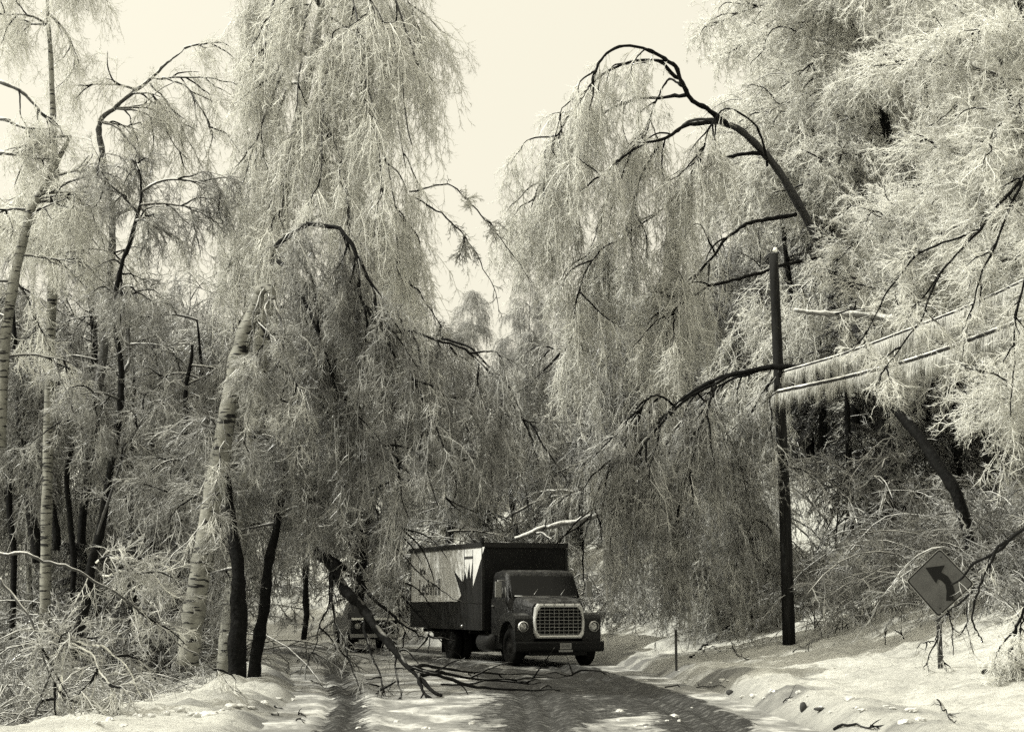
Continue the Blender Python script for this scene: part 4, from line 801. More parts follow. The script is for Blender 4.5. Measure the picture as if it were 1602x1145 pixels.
# fenders with wheel arches
arch = [(-0.70 + 0.56 * math.cos(a), 0.56 + 0.56 * math.sin(a)) for a in np.linspace(math.pi * 1.0, 0.12, 14)]
fpoly = [(-1.34, 0.56)] + arch + [(-0.12, 0.60), (-0.10, 1.18), (-0.18, 1.27), (-0.5, 1.33), (-0.95, 1.33), (-1.2, 1.24), (-1.34, 1.0)]
for s_ in (-1, 1):
    a_, b__ = (0.66, 1.17); f_ = prof('fender', fpoly, s_ * a_, s_ * b__, M['paint'], TR, 0.035)
    hx, hy, hz = -0.10, s_ * 0.965, 0.99
    ge = Geo(); ge.tube_r([(hx - 0.03, hy, hz), (hx + 0.035, hy, hz), (hx + 0.05, hy, hz)], [0.135, 0.135, 0.115], 24, caps=False); ring = ge.build('headlight', M['chrome'], TR)
    ge = Geo(); R4 = [[(hx + 0.012 + 0.035 * (1 - k * k), hy + 0.108 * k * math.cos(t), hz + 0.108 * k * math.sin(t)) for t in np.linspace(0, 6.2832, 20, endpoint=False)] for k in (1, .8, .5, .2)]
    ge.rings(R4); ge.build('lens', M['lamp'], ring)
# grille surround, bars
def sur(k, ins): 
    hw, z0, z1, c = 0.70 - ins, 0.70 + ins, 1.56 - ins, 0.10
    return [(-hw + c, z0), (hw - c, z0), (hw - 0.02, z0 + c * 1.1), (hw, z0 + 0.4), (hw - 0.05, z1 - c), (hw - c * 1.3, z1), (-hw + c * 1.3, z1), (-hw + 0.05, z1 - c), (-hw, z0 + 0.4), (-hw + 0.02, z0 + c * 1.1)]
ge = Geo(); oo, ii = sur(0, 0), sur(0, 0.068); ii = [(p[0], p[1] - 0.02 if p[1] > 1.3 else p[1]) for p in ii]; n = 10
L4 = [[(-0.13, p[0], p[1]) for p in oo], [(-0.04, p[0] * .985, p[1]) for p in oo], [(-0.02, (p[0] + q[0]) / 2, (p[1] + q[1]) / 2) for p, q in zip(oo, ii)], [(-0.04, p[0], p[1]) for p in ii], [(-0.10, p[0], p[1]) for p in ii]]
V = np.array(L4).reshape(-1, 3); q = [[k * n + j, k * n + (j + 1) % n, (k + 1) * n + (j + 1) % n, (k + 1) * n + j] for k in range(4) for j in range(n)]
ge.add(V, q); gs = ge.build('grille', M['chrome'], TR, False)
ge = Geo(); ge.box((-0.115, 0, 1.12), (0.02, 1.27, 0.76)); ge.build('grille_backing', M['black'], gs, False)
ge = Geo()
for k in range(8): ge.box((-0.085, 0, 0.80 + k * 0.086), (0.03, 1.22, 0.014))
for k in range(9): ge.box((-0.08, -0.52 + k * 0.13, 1.10), (0.03, 0.010, 0.68))
ge.build('grille_mesh', M['metal'], gs, False)
def text(s, size, m, parent, name, mat4, extr=0.003, sx=1.0):
    cu = bpy.data.curves.new(name, 'FONT'); cu.body = s; cu.size = size; cu.extrude = extr; cu.offset = 0.012 if parent is not None and parent.name.startswith('cargo') else 0.0; cu.align_x = 'CENTER'; cu.align_y = 'CENTER'
    tmp = bpy.data.objects.new('tmp', cu); me = bpy.data.meshes.new_from_object(tmp); bpy.data.objects.remove(tmp)
    me.name = name; me.materials.clear(); me.materials.append(m); o = bpy.data.objects.new(name, me); COL.objects.link(o); o.parent = parent
    o.matrix_local = mat4 @ Matrix.Diagonal((sx, 1, 1, 1)); return o
FRONT = lambda x, y, z: Matrix.Translation((x, y, z)) @ Matrix(((0, 0, 1, 0), (1, 0, 0, 0), (0, 1, 0, 0), (0, 0, 0, 1)))
for k, ch in enumerate('FORD'): text(ch, 0.085, M['black'], gs, 'letter', FRONT(-0.022, -0.42 + k * 0.28, 1.525))
# bumper, plate, steps
bp = prof('bumper', [(-0.16, 0.36), (0.0, 0.36), (0.03, 0.42), (0.03, 0.58), (0.0, 0.62), (-0.16, 0.62)], -1.2, 1.2, M['black'], TR, 0.012)
ge = Geo(); ge.box((-0.3, 0, 0.42), (0.5, 1.5, 0.30)); ge.build('valance', M['black'], TR, False)
pl = prof('license_plate', [(0.040, 0.43), (0.048, 0.43), (0.048, 0.58), (0.040, 0.58)], -0.02, 0.29, M['plate'], TR)
text('57·002', 0.10, M['letter'], pl, 'plate_number', FRONT(0.050, 0.135, 0.505), 0.001, 0.9)
ge = Geo(); ge.box((0.045, 0.135, 0.385), (0.01, 0.38, 0.05)); pl2 = ge.build('plate_tab', M['plate'], TR, False)
# mirrors
for s_ in (-1, 1):
    ge = Geo(); ge.rings([rrect(-1.10, -1.04, 0.001 + 0.09, 1.72, k=.02), rrect(-1.10, -1.04, 0.09, 2.12, k=.02)]); 
    V_ = ge.v[0]; V_[:, 1] += s_ * 1.26; mi = ge.build('mirror', M['metal'], TR, False)
    ge = Geo(); ge.tube_r([(-1.1, s_ * 1.0, 2.14), (-1.07, s_ * 1.27, 2.15), (-1.07, s_ * 1.27, 1.68), (-1.1, s_ * 1.02, 1.6)], [0.012] * 4, 6); ge.build('mirror_arm', M['metal'], mi)
# cargo box
BX0, BX1, BZ0, BZ1, BW = -2.42, -8.7, 0.86, 3.13, 1.21
ge = Geo(); ge.rings([rrect(BX1, BX0, BW, BZ0, k=.03), rrect(BX1, BX0, BW, BZ1, k=.03)]); cb = ge.build('cargo_box', M['boxside'], TR, False)
ge = Geo()
for s_ in (-1, 1): ge.box(((BX0 + BX1) / 2, s_ * (BW + 0.008), BZ1 - 0.035), (BX0 - BX1 + 0.06, 0.05, 0.13))
ge.box((BX0 + 0.012, 0, BZ1 - 0.035), (0.05, 2.36, 0.13)); ge.build('roof_rail', M['trim'], cb, False)
ge = Geo()
for s_ in (-1, 1): ge.box((BX0 + 0.01, s_ * (BW - 0.02), (BZ0 + BZ1) / 2 - .06), (0.06, 0.07, BZ1 - BZ0 - .14))
ge.build('corner_post', M['trim'], cb, False)
ge = Geo(); ge.box((BX0 + 0.02, -BW - 0.01, BZ1 + 0.09), (0.1, 0.09, 0.12)); ge.build('marker_lamp', M['darkmetal'], cb, False)
ge = Geo(); g_ = R_(77); xs_ = np.linspace(BX0 - .05, BX1 + .05, 40); ys_ = np.linspace(-BW + .04, BW - .04, 14); X_, Y_ = np.meshgrid(xs_, ys_); Z_ = BZ1 + 0.02 + 0.05 * fbm(X_ * 1.3, Y_ * 2, 3); Z_[0] = Z_[-1] = BZ1 + .002; Z_[:, 0] = Z_[:, -1] = BZ1 + .002
i_ = (np.arange(13)[:, None] * 40 + np.arange(39)[None]).reshape(-1); ge.add(np.stack([X_, Y_, Z_], -1).reshape(-1, 3), np.stack([i_, i_ + 1, i_ + 41, i_ + 40], 1)); ge.build('roof_ice', M['trunk'], cb)
# artwork on the box's side: pale field cut by a slanting dark wedge and spikes
RT = Matrix.Translation((tx, ty, tz)) @ Matrix.Rotation(TR.rotation_euler[2], 4, 'Z'); RI = RT.inverted()
def side(px, py, off=0.0):
    """pixel to the side plane of the box in the truck's own x,z"""
    o_ = RI @ Vector((0, 0, CAM_Z)); d_ = RI.to_3x3() @ Vector(P(px, py, 40) - np.array([0, 0, CAM_Z])); t_ = (-(BW + off) - o_.y) / d_.y; h = o_ + d_ * t_; return (h.x, h.z)
def sz(zx, zy): return side(640 + zx * 140 / 1527.0 - 1.5, 845 + zy * 105 / 1145.0)
wp = [sz(60, 195), sz(700, 150), sz(1309, 110), sz(1115, 780), sz(1095, 640), sz(1112, 380), sz(1098, 330), sz(1065, 640), sz(1048, 340), sz(1008, 655), sz(975, 520), sz(945, 700), sz(905, 435), sz(935, 690), sz(778, 505), sz(905, 935), sz(840, 1040), sz(60, 1050)]
wp = [sz(60, 195), sz(700, 150), sz(1309, 110), sz(1112, 780), sz(1105, 330), sz(1066, 650), sz(1050, 370), sz(1008, 655), sz(975, 520), sz(942, 700), sz(905, 435), sz(925, 700), sz(778, 505), sz(908, 935), sz(840, 1040), sz(60, 1050)]
prof('side_panel_art', wp, -BW - 0.004, -BW - 0.007, M['white'], cb)
SIDE = lambda x, z: Matrix.Translation((x, -BW - 0.009, z)) @ Matrix(((1, 0, 0, 0), (0, 0, -1, 0), (0, 1, 0, 0), (0, 0, 0, 1)))
M['letter2'] = mat('grey_lettering', 0.045, 0.6)
q = sz(250, 535); text("It's", 0.24, M['letter2'], cb, 'lettering', SIDE(q[0], q[1]), 0.001, 2.0)
q = sz(370, 815); text('Lechmill', 0.62, M['letter2'], cb, 'lettering', SIDE(q[0], q[1]), 0.001, 0.95)
for a_, b__ in ((965, 300), (1110, 300)):
    q0, q1 = sz(a_, 160), sz(a_, 560); ge = Geo(); ge.box((q0[0], -BW - 0.012, (q0[1] + q1[1]) / 2), (0.03, 0.006, abs(q0[1] - q1[1]))); ge.build('door_edge', M['letter2'], cb, False)
q0, q1 = sz(960, 300), sz(1115, 300); ge = Geo(); ge.box(((q0[0] + q1[0]) / 2, -BW - 0.013, q0[1]), (abs(q1[0] - q0[0]), 0.004, 0.07)); ge.build('door_header', M['letter2'], cb, False)
q = side(724, 979); ge = Geo(); ge.tube_r([(q[0], -BW - .0, q[1]), (q[0], -BW - .05, q[1])], [0.05, 0.04], 12); ge.build('side_marker', M['lamp'], cb)
# chassis, tank, wheels
ge = Geo()
for s_ in (-1, 1): ge.box((-4.6, s_ * 0.42, 0.66), (8.2, 0.09, 0.22))
for x_ in (-2.6, -4, -6.2, -8): ge.box((x_, 0, 0.79), (0.12, 2.0, 0.1))
ge.build('chassis', M['black'], TR, False)
ge = Geo(); ge.tube_r([(-2.0, -0.9, 0.55), (-3.1, -0.9, 0.55)], [0.24, 0.24], 16); ge.build('fuel_tank', M['darkmetal'], TR)
prof('cab_step', [(-1.5, 0.40), (-2.1, 0.40), (-2.1, 0.66), (-1.5, 0.66)], -1.0, -0.75, M['black'], TR, 0.01)
def wheel(x, y, wd, nm='wheel'):
    r = 0.47; ge = Geo(); pr = [(0.27, -.5), (0.42, -.5), (0.465, -.38), (r, -.25), (r, .25), (0.465, .38), (0.42, .5), (0.27, .5)]
    n = 32; V = np.array([[(x + a * math.cos(t), y + b * wd, r + a * math.sin(t)) for t in np.linspace(0, 6.28319, n, endpoint=False)] for a, b in pr]).reshape(-1, 3)
    K = len(pr); q = [[k * n + j, k * n + (j + 1) % n, ((k + 1) % K) * n + (j + 1) % n, ((k + 1) % K) * n + j] for k in range(K) for j in range(n)]
    ge.add(V, q); w_ = ge.build(nm, M['rubber'], TR)
    ge = Geo(); s_ = 1 if y > 0 else -1; ge.rings([[(x + a * math.cos(t), y + b * s_ * wd, r + a * math.sin(t)) for t in np.linspace(0, 6.28319, 20, endpoint=False)] for a, b in ((.28, .1), (.26, .4), (.22, .25), (.1, .3), (.08, .48), (.03, .5))]); ge.build('rim', M['darkmetal'], w_)
for s_ in (-1, 1):
    wheel(-0.72, s_ * 0.98, 0.26); wheel(-5.4, s_ * 0.98, 0.25); wheel(-5.4, s_ * 0.68, 0.25)
ge = Geo(); ge.box((-5.9, 0, 0.45), (0.02, 2.3, 0.5)); ge.build('mud_flap', M['rubber'], TR, False)
ge = Geo(); ge.tube_r([(-0.72, -.9, .47), (-0.72, .9, .47)], [.07, .07], 8); ge.tube_r([(-5.4, -.9, .47), (-5.4, .9, .47)], [.1, .1], 8); ge.build('axle', M['black'], TR)

# ------------------------------------------------------------------ pickup waiting behind
kx, ky = (590 - CX) * 54 / F_PX, 54.0; kz = surf(kx, ky)
PK = thing('pickup', 'small dark pickup with pale hood edge half hidden behind the truck', 'pickup', (kx, ky, kz), math.atan2(-math.cos(rad(14)), math.sin(rad(14))))
ge = Geo(); ge.rings([rrect(-4.2, -0.05, .76, .38, k=.1), rrect(-4.2, 0, .80, .7, k=.1), rrect(-4.2, -0.03, .78, 1.0, k=.12)]); ge.build('body', M['paint'], PK, False)
ge = Geo(); ge.rings([rrect(-2.6, -1.2, .72, 1.0, k=.1), rrect(-2.5, -1.55, .62, 1.52, k=.12), rrect(-2.4, -1.65, .5, 1.58, k=.12)]); ge.build('cab', M['paint'], PK, False)
quad_plate('windscreen', [(-1.22, -.62, 1.06), (-1.22, .62, 1.06), (-1.53, .55, 1.48), (-1.53, -.55, 1.48)], M['glass'], PK, 0.02)
ge = Geo(); ge.box((-0.02, 0, 1.03), (0.35, 1.5, 0.07)); ge.build('hood_snow', M['frost'], PK, False)
ge = Geo(); ge.box((0.06, 0, 0.5), (0.1, 1.62, 0.11)); ge.build('bumper', M['metal'], PK, False)
ge = Geo(); ge.box((0.0, 0, 0.78), (0.04, 0.8, 0.2)); ge.build('grille', M['black'], PK, False)
for s_ in (-1, 1):
    ge = Geo(); ge.tube_r([(-.02, s_ * .58, .8), (.03, s_ * .58, .8)], [.1, .09], 16); ge.build('headlight', M['lamp'], PK)
    for x_ in (-.75, -3.3):
        ge = Geo(); ge.tube_r([(x_, s_ * .6, .34), (x_, s_ * .8, .34)], [.34, .34], 20); w_ = ge.build('wheel', M['rubber'], PK, False); ge = Geo(); ge.tube_r([(x_, s_ * .79, .34), (x_, s_ * .82, .34)], [.18, .15], 14); ge.build('rim', M['metal'], w_)

# ------------------------------------------------------------------ fallen limbs
def branch_thing(name, lbl, cat, curves, seed, material='bare', per=0, strand=(.2, .6), twig='twig', tw=.008, sub=3, sublen=(.3, .9), n2=5, n3=3, group=None, droop=1.2, subdroop=.5):
    t = new_hero(name, lbl, cat, P(*(curves[0][0] if isinstance(curves[0], tuple) else curves[0])[0]), group)
    c = limbs_px(t, curves, seed, .03, .01, part='limbs', material=material)
    if per: dress(t, c, per, seed + 1, strand, n2, n3, tw, droop, sub, sublen, twig=twig, subdroop=subdroop)
    return t
branch_thing('fallen_limb', 'big dark limb broken down from the left, its end on the road before the truck', 'fallen limb', [
    ([(500, 862, 31.5), (530, 905, 31), (570, 955, 30.3), (610, 1010, 29.4), (640, 1045, 28.9), (690, 1090, 28.2)], (.12, .03)),
    ([(512, 868, 31.4), (560, 905, 31.2), (600, 950, 31), (650, 990, 30.8)], (.06, .015)),
    ([(640, 1045, 28.9), (690, 1052, 29.6), (760, 1062, 30), (850, 1072, 30.2)], (.045, .01)),
    ([(650, 1052, 28.8), (720, 1068, 29), (800, 1078, 29.3), (880, 1078, 29.8)], (.04, .01)),
    ([(655, 1055, 28.7), (665, 1085, 28.2), (700, 1098, 27.9), (750, 1092, 28)], (.035, .008)),
    ([(640, 1046, 28.9), (700, 1046, 30.2), (780, 1052, 31.5), (860, 1055, 32)], (.035, .008)),
    ([(568, 955, 30.4), (575, 1010, 29.6), (595, 1060, 28.9), (605, 1092, 28.2)], (.035, .008)),
    ([(520, 900, 31), (528, 970, 30.2), (548, 1030, 29.2), (565, 1085, 28.3)], (.03, .007)),
    ([(615, 1015, 29.4), (620, 1060, 28.8), (622, 1095, 28), (580, 1102, 27.8)], (.022, .006)),
    ([(518, 890, 31.2), (510, 950, 31), (492, 1010, 30), (480, 1045, 29.5)], (.02, .006)),
    ([(690, 1070, 29), (790, 1062, 30), (880, 1058, 31), (905, 1050, 31.6)], (.02, .005)),
    ([(618, 1066, 28.9), (600, 1080, 28.4), (580, 1100, 27.8)], (.02, .006)),
], 61, per=3, strand=(.15, .5), tw=.006, sub=3, sublen=(.3, .9), n2=3, n3=2, twig='twig_dark')
branch_thing('fallen_branch', 'white barked broken branch lying aslant above the truck roof', 'fallen branch', [
    ([(806, 842, 50), (845, 828, 50), (880, 820, 50), (918, 811, 50), (970, 790, 50), (1040, 775, 50)], (.06, .12)),
    ([(835, 832, 50), (850, 836, 49.8), (865, 842, 49.6)], (.04, .015))], 62, material='snowlog', per=2, sub=2, n2=3)
branch_thing('fallen_branch', 'pale thin branches snapped across the wood just above the truck', 'fallen branch', [
    ([(845, 770, 56), (880, 768, 56), (920, 772, 56), (945, 766, 56)], (.06, .04)), ([(800, 805, 56), (850, 782, 56), (900, 773, 56), (940, 772, 56)], (.05, .02)), ([(700, 832, 55), (740, 830, 55), (790, 838, 55)], (.05, .02)), ([(870, 740, 57), (900, 728, 57), (935, 735, 57)], (.04, .02))], 63, material='limb', per=3, n2=4)
branch_thing('broken_birch', 'long broken white birch stem leaning out level to the right of the pole', 'birch stem', [([(1243, 485, 36), (1290, 490, 36), (1345, 495, 36), (1398, 499, 35.8), (1440, 505, 35.6), (1500, 520, 35.2), (1548, 533, 35), (1585, 546, 34.8), (1660, 575, 34.4), (1740, 610, 34)], (.05, .15)), ([(1340, 486, 36), (1370, 490, 36), (1400, 497, 35.8)], (.035, .07)), ([(1398, 499, 35.8), (1420, 480, 35.4), (1450, 478, 35), (1480, 500, 34.6)], (.03, .01)), ([(1440, 505, 35.6), (1430, 520, 35), (1400, 540, 34.6), (1380, 570, 34.4)], (.03, .01)), ([(1510, 522, 35), (1480, 540, 34.6), (1450, 580, 34.4)], (.03, .01))], 64, material='snowlog', per=5, sub=3, n2=6, n3=5, strand=(.2, .7), twig='frost')
branch_thing('frosted_branch', 'bright frosted bough hanging down across both iced cables near the right edge', 'branch', [([(1650, 230, 29), (1590, 290, 29), (1530, 360, 29), (1470, 430, 29), (1420, 500, 29)], (.04, .012)), ([(1600, 280, 29), (1560, 370, 28.8), (1530, 450, 28.7), (1505, 560, 28.6)], (.03, .01)), ([(1530, 360, 29), (1450, 390, 29), (1390, 450, 29), (1350, 540, 29)], (.025, .01)), ([(1640, 300, 29), (1610, 400, 28.6), (1590, 520, 28.5), (1585, 650, 28.5)], (.03, .01)), ([(1470, 430, 29), (1440, 500, 28.8), (1400, 560, 28.8), (1370, 600, 28.8)], (.02, .008))], 71, per=5, sub=4, sublen=(.3, .9), n2=7, n3=6, strand=(.2, .7), twig='frost', tw=.0065)
branch_thing('broken_branch_tangle', 'tangle of broken iced twigs hanging over the rear wheels of the truck', 'branch', [([(540, 900, 36), (580, 905, 36), (620, 925, 36), (655, 960, 36), (690, 1000, 36), (722, 1030, 36)], (.03, .01)), ([(600, 912, 36), (640, 915, 36), (670, 940, 36), (690, 975, 36)], (.02, .01)), ([(655, 960, 36), (672, 990, 35.8), (668, 1020, 35.6)], (.015, .01)), ([(620, 925, 36), (625, 965, 36), (640, 1000, 35.8)], (.015, .01))], 70, per=6, strand=(.15, .45), sub=3, sublen=(.2, .6), n2=5, n3=4, tw=.008)
branch_thing('hanging_branch', 'dark branch hanging across the curve sign', 'branch', [  # in front of the sign
   
    ([(1640, 800, 25.4), (1590, 835, 25.6), (1545, 870, 25.8), (1510, 895, 26), (1492, 920, 26.2)], (.035, .015)), ([(1575, 845, 25.6), (1545, 885, 25.7), (1528, 930, 25.8), (1520, 970, 25.9), (1540, 998, 26)], (.028, .012)),
    ([(1522, 925, 25.9), (1500, 945, 26), (1480, 965, 26.1), (1462, 1000, 26.2)], (.02, .008)), ([(1482, 955, 26.1), (1488, 990, 26.1), (1492, 1025, 26.1)], (.016, .006)), ([(1466, 1000, 26.3), (1450, 1030, 26.4), (1446, 1050, 26.4)], (.014, .006)),
    ([(1462, 1003, 26.3), (1445, 1005, 26.3), (1434, 1012, 26.3)], (.012, .006)), ([(1470, 1020, 26.3), (1482, 1045, 26.3), (1488, 1072, 26.3)], (.01, .005)), ([(1512, 948, 26), (1514, 980, 26), (1523, 1028, 26)], (.01, .005))], 66, material='darkwood', per=2, strand=(.1, .25), sub=1, sublen=(.1, .4), n2=3, n3=2, tw=.005, twig='twig')
branch_thing('hanging_branch', 'drooping frosted branch at the right edge below the sign', 'branch', [
    ([(1640, 900, 24), (1605, 940, 24), (1590, 985, 24), (1580, 1030, 24), (1590, 1090, 24), (1596, 1130, 24)], (.03, .01)), ([(1590, 985, 24), (1565, 1010, 24), (1556, 1050, 24), (1560, 1080, 24)], (.015, .007)), ([(1584, 1000, 24), (1590, 1040, 24), (1580, 1070, 24), (1570, 1110, 24)], (.015, .007)),
    ([(1600, 960, 24), (1597, 1010, 24), (1600, 1080, 24)], (.012, .006))], 67, per=9, strand=(.15, .5), sub=3, sublen=(.1, .4), n2=6, n3=5, tw=.006, twig='frost')
# frosted boughs in the lower left foreground
branch_thing('frosted_branch', 'long dark branch slanting down across the frosted thicket at the left', 'branch', [([(-20, 862, 23), (40, 868, 23), (100, 885, 23.2), (160, 915, 23.6), (220, 955, 24.2), (280, 1005, 25), (330, 1040, 25.6), (372, 1085, 26)], (.028, .008)), ([(0, 905, 22.5), (40, 965, 22.5), (75, 1050, 22.5), (110, 1110, 22.5)], (.022, .01)), ([(55, 1120, 22.5), (75, 1060, 22.5), (90, 1020, 22.5), (110, 1005, 22.5)], (.02, .012))], 68, per=5, strand=(.2, .6), sub=3, sublen=(.3, 1.0), n2=7, n3=5, tw=.0065, twig='twig', material='limb')
branch_thing('frosted_branch', 'white frosted branch arching over in the middle of the left thicket', 'branch', [([(88, 1120, 22.6), (95, 1060, 22.6), (105, 1010, 22.6), (150, 1008, 22.8), (190, 1035, 23), (220, 1090, 23.2)], (.02, .008)), ([(110, 1008, 22.6), (140, 1020, 22.4), (165, 1060, 22.3), (185, 1110, 22.3)], (.014, .007)), ([(150, 880, 24), (175, 872, 24), (195, 874, 24)], (.014, .01)), ([(160, 900, 24), (200, 892, 24), (240, 905, 24), (275, 935, 24)], (.014, .008))], 69, per=5, strand=(.2, .6), sub=3, sublen=(.2, .8), n2=6, n3=4, tw=.0075, twig='twig', material='frost')
for px, Y, s, k in [(1500, 34, .75, 'x'), (1548, 33, 1.1, 'w'), (1530, 34.5, 1.3, 'x'), (1500, 35, 1.2, 'w'), (1595, 32, .8, 'x'), (1455, 36, .75, 'w'), (1300, 38.5, .7, 'x'), (1350, 38, .8, 'w'), (1400, 37.5, .8, 'u'), (1620, 30, .8, 'u'), (1275, 40, .8, 'w'), (1520, 37, 1, 'u'), (1580, 36, 1, 'w')]:
    bush_px(k, px, Y, s, 'iced_bush', 'iced bush on the upper bank', 'bushes on the upper right bank')
# ---- litter on the snow, each piece its own thing
M['stone'] = mat('dark_stone', 0.03, 0.8)
def lump(name, lbl, cat, px, py, Y, r, m, seed, ice=False):
    q = P(px, py, Y); q[2] = max(surf(q[0], q[1]), -.05) ; t = thing(name, lbl, cat, tuple(q)); rng = R_(seed)
    bm = bmesh.new(); bmesh.ops.create_icosphere(bm, subdivisions=3, radius=1)
    for v in bm.verts: n = 1 + 0.35 * (fbm(np.array(v.co.x * 1.5 + seed), np.array(v.co.y * 1.5 + v.co.z), 3) - .45); v.co = Vector((v.co.x * r[0], v.co.y * r[1], v.co.z * r[2])) * float(n)
    me = bpy.data.meshes.new('stone_body'); bm.to_mesh(me); bm.free(); me.materials.append(m); me.polygons.foreach_set('use_smooth', [True] * len(me.polygons)); o = bpy.data.objects.new('stone_body' if not ice else 'lump_body', me); COL.objects.link(o); o.parent = t; o.location = (0, 0, r[2] * .5); return t
lump('stone', 'small dark upright stone at the snowy verge below the sign', 'stone', 1257, 1112, 0, (0.065, .06, .10), M['stone'], 1) if False else None
def on_ground(px, py):
    """point on the ground seen at a pixel"""
    for Y in np.arange(17, 70, 0.05):
        q = P(px, py, Y)
        if q[2] <= surf(q[0], q[1]) + 0.01: return q
    return P(px, py, 40)
def stone(lbl, px, py, r, m, seed, name='stone', cat='stone'):
    q = on_ground(px, py); lump(name, lbl, cat, px, py, q[1], r, m, seed)
stone('small dark upright stone on the snowy verge below the sign', 1257, 1112, (.05, .05, .075), M['stone'], 1)
stone('dark lump with a snow cap on the verge below the marker post', 1142, 1085, (.07, .06, .05), M['stone'], 2)
stone('low flat dark stone beside the small upright stone', 1283, 1110, (.09, .06, .025), M['stone'], 3)
def litter(lbl, pts, r, seed, name='fallen_twig', n2=4, tw=.005):
    rng = R_(seed); w_ = np.array([on_ground(*p) + [0, 0, 0.025] for p in pts]); w_ = crom(w_, 5); w_[:, 2] = [surf(a[0], a[1]) + 0.015 + 0.03 * math.sin(i * .9) ** 2 for i, a in enumerate(w_)]
    t = thing(name, lbl, 'twig', tuple(w_[0]), 0, 'twigs fallen on the snow'); ge = Geo(); l = w_ - w_[0]; ge.tube_r(l, np.linspace(r, r * .4, len(l)), 5)
    if n2:
        p, d, _ = spawn(l[None], n2, .2, 1, .4, .9, rng); d[:, 2] = np.abs(d[:, 2]) * .3 + .05; c = grow(p, d, rng.uniform(.15, .5, len(p)), 4, .6, .08, rng); ge.tubes(c, r * .5, r * .25, 4)
    ge.build('twig_stem', M['bare'], t)
for i, (lbl, pts, r) in enumerate([
    ('curved dark branch lying on the bank near the marker post', [(1080, 1028), (1100, 1012), (1125, 992), (1150, 985)], .035),
    ('long thin twig across the verge in front of the marker post', [(1040, 1075), (1090, 1078), (1135, 1076)], .014),
    ('forked twig on the bank right of the curved dark branch', [(1142, 1000), (1150, 1020), (1165, 1032)], .018),
    ('short twig standing by the small upright stone', [(1225, 1100), (1238, 1090)], .01),
    ('dark twig lying at the bottom edge of the verge', [(1305, 1142), (1340, 1136), (1375, 1140)], .02),
    ('short twig on the snow slope above the dark verge twig', [(1466, 1095), (1480, 1115), (1496, 1130)], .012),
    ('fine twig lying on the bank above the verge stones', [(1240, 1020), (1265, 1008), (1290, 998)], .01),
    ('short thick stub lying in the snow right of the sign post', [(1537, 1054), (1560, 1052), (1585, 1056)], .03),
    ('small dark twigs on the snow at the left road edge', [(430, 1105), (455, 1120), (478, 1122)], .018),
    ('second small twig on the snow at the left road edge', [(425, 1118), (450, 1128), (475, 1132)], .016),
    ('thin twig under the hanging iced twigs by the two dark trunks', [(470, 1060), (500, 1072), (540, 1080)], .012),
    ('small twig pile beside the marker post', [(1100, 1020), (1115, 1012), (1128, 1018)], .014)]): litter(lbl, pts, r, 80 + i)
def sapling(lbl, px, py, h, seed, lean=0.1, name='sapling'):
    q = on_ground(px, py); rng = R_(seed); t = thing(name, lbl, 'sapling', tuple(q)); ge = Geo(); c = grow(np.zeros((1, 3)) - [0, 0, .1], np.array([[lean, 0, 1.]]), h, 6, 0, .08, rng); ge.tubes(c, .014, .006, 5)
    p, d, _ = spawn(c, 4, .4, 1, .4, .8, rng); c2 = grow(p, d, rng.uniform(.1, .3, 4), 3, 0, .1, rng); ge.tubes(c2, .008, .004, 4); ge.build('stem', M['bare'], t)
sapling('tiny forked sapling sticking from the snow left of the sign', 1384, 1008, .45, 1, .15); sapling('short bare stub in the snow just left of the sign', 1416, 998, .3, 2, -.2)
sapling('little bare shoot on the bank behind the marker post', 1080, 1000, .5, 3, .1)
# fallen curtain of bushes at the foot of the bank, right of the truck and under the pole
for px, Y, s, k in [(975, 50, .8, 'v'), (1010, 49, .9, 'u'), (1060, 48, .9, 'w'), (1100, 47, .9, 'u'), (1150, 46.5, .9, 'v'), (1190, 46, .8, 'u'), (1265, 45, .9, 'w'), (1300, 43, .9, 'u'), (1345, 42, .9, 'v'), (1390, 41, .8, 'u'), (1430, 42, 1.0, 'w'), (1500, 38, .9, 'u'), (1560, 36, .9, 'w'), (1600, 34, 1., 'u'), (1480, 42, 1.1, 'u'), (1540, 41, 1.2, 'w'), (1590, 39, 1.3, 'u')]:
    bush_px(k, px, Y, s, 'iced_bush', 'iced bush at the wood foot', 'bushes along the foot of the right wood')

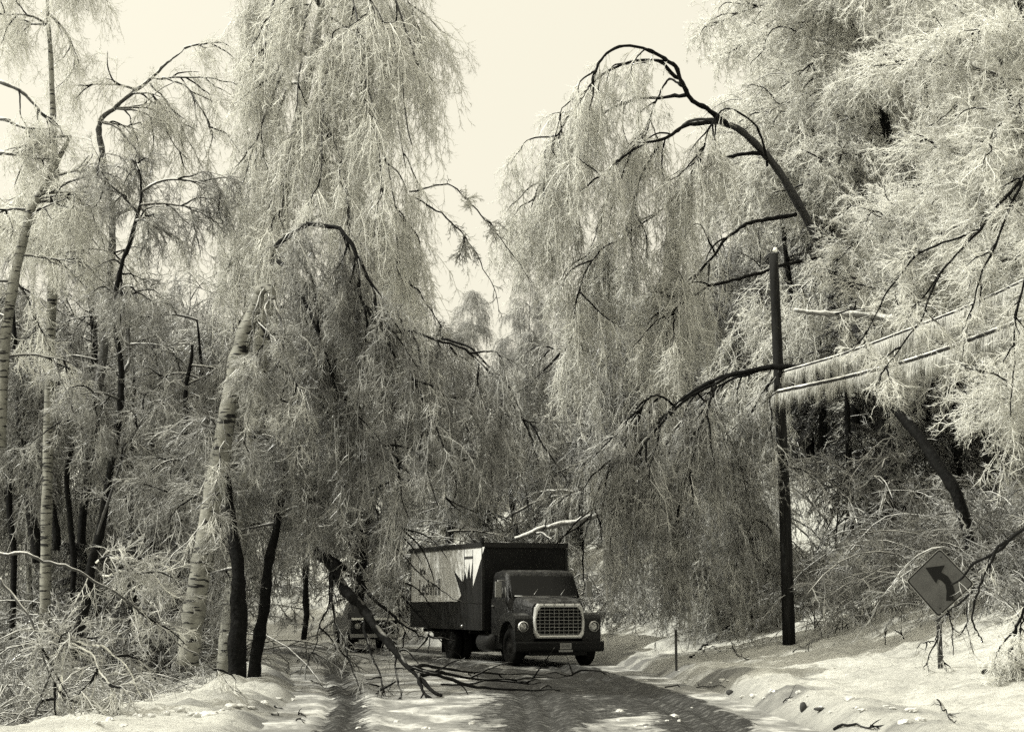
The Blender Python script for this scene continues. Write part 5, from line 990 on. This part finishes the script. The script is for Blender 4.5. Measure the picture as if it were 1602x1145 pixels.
M['ice'] = mat('broken_ice', 0.62, 0.4); n_, r_ = noise_ramp(M['ice'], 6, [(0.3, 0.34), (0.7, 0.62)], 6); nodes(M['ice'])[1].new(r_.outputs[0], nodes(M['ice'])[2].inputs['Base Color']); bump(M['ice'], n_.outputs[0], 0.8, 0.03)
rl = random.Random(9)
def chunks(lbl, grp, spots, smin, smax):
    for k, (px, py) in enumerate(spots):
        q = on_ground(px, py); s = rl.uniform(smin, smax); t = thing('ice_chunk', lbl, 'ice chunk', (q[0], q[1], surf(q[0], q[1])), rl.uniform(0, 6), grp)
        bm = bmesh.new(); bmesh.ops.create_icosphere(bm, subdivisions=3, radius=1); a, b__, c__ = rl.uniform(.7, 1.4), rl.uniform(.6, 1.1), rl.uniform(.35, .7)
        for v in bm.verts:
            n = 0.75 + 0.9 * (float(fbm(np.array(v.co.x * 1.9 + k * 3.7), np.array(v.co.y * 1.9 + v.co.z * 1.3), 4)) - .45); v.co = Vector((round(v.co.x * 3) / 3 * .4 + v.co.x * .6, v.co.y, v.co.z)) * n; v.co.x *= a * s; v.co.y *= b__ * s; v.co.z *= c__ * s
        me = bpy.data.meshes.new('chunk_body'); bm.to_mesh(me); bm.free(); me.materials.append(M['ice']); o = bpy.data.objects.new('chunk_body', me); COL.objects.link(o); o.parent = t
chunks('lump of broken ice and snow on the verge along the right road edge', 'ice lumps along the right verge', [(rl.uniform(960, 1420), 0) for _ in range(0)] + [(1000 + 18 * k + rl.uniform(-10, 10), 1050 + 3.0 * k + rl.uniform(-12, 14)) for k in range(26)], .03, .10)
chunks('lump of snow and ice left on the road surface between the wheel tracks', 'ice lumps on the road', [(rl.uniform(960, 1100), rl.uniform(1105, 1140)) for _ in range(9)] + [(rl.uniform(560, 740), rl.uniform(1085, 1140)) for _ in range(8)], .03, .09)
chunks('lump of crusted snow on the ridge of the left snow bank', 'ice lumps on the left bank', [(rl.uniform(120, 470), 0) for _ in range(0)] + [(150 + 22 * k, 1135 - 3.0 * k + rl.uniform(-6, 6)) for k in range(15)], .05, .14)

# ---- things that would share a label say which of them each one is
bpy.context.view_layer.update(); same = {}
for o in SC.objects:
    if o.parent is None and o.get('label') and o.type == 'EMPTY':
        if len(o['label'].split()) > 16: o['label'] = o['label'].rsplit(',', 1)[0]
        same.setdefault(o['label'], []).append(o)
ORD = ['leftmost', 'second', 'third', 'fourth', 'fifth', 'sixth', 'seventh', 'eighth', 'ninth', 'tenth']
for lb_, os_ in same.items():
    if len(os_) < 2 or 'twigs' in lb_ or 'lump' in lb_: continue
    os_.sort(key=lambda o: o.location.x / o.location.y); n_ = len(os_)
    for k_, o in enumerate(os_):
        s_ = ('left one' if k_ == 0 else 'right one') if n_ == 2 else ('leftmost one' if k_ == 0 else 'rightmost one' if k_ == n_ - 1 else ORD[min(k_, 9)] + ' from left')
        o['label'] = ' '.join((lb_ + ', ' + s_).split()[:16])
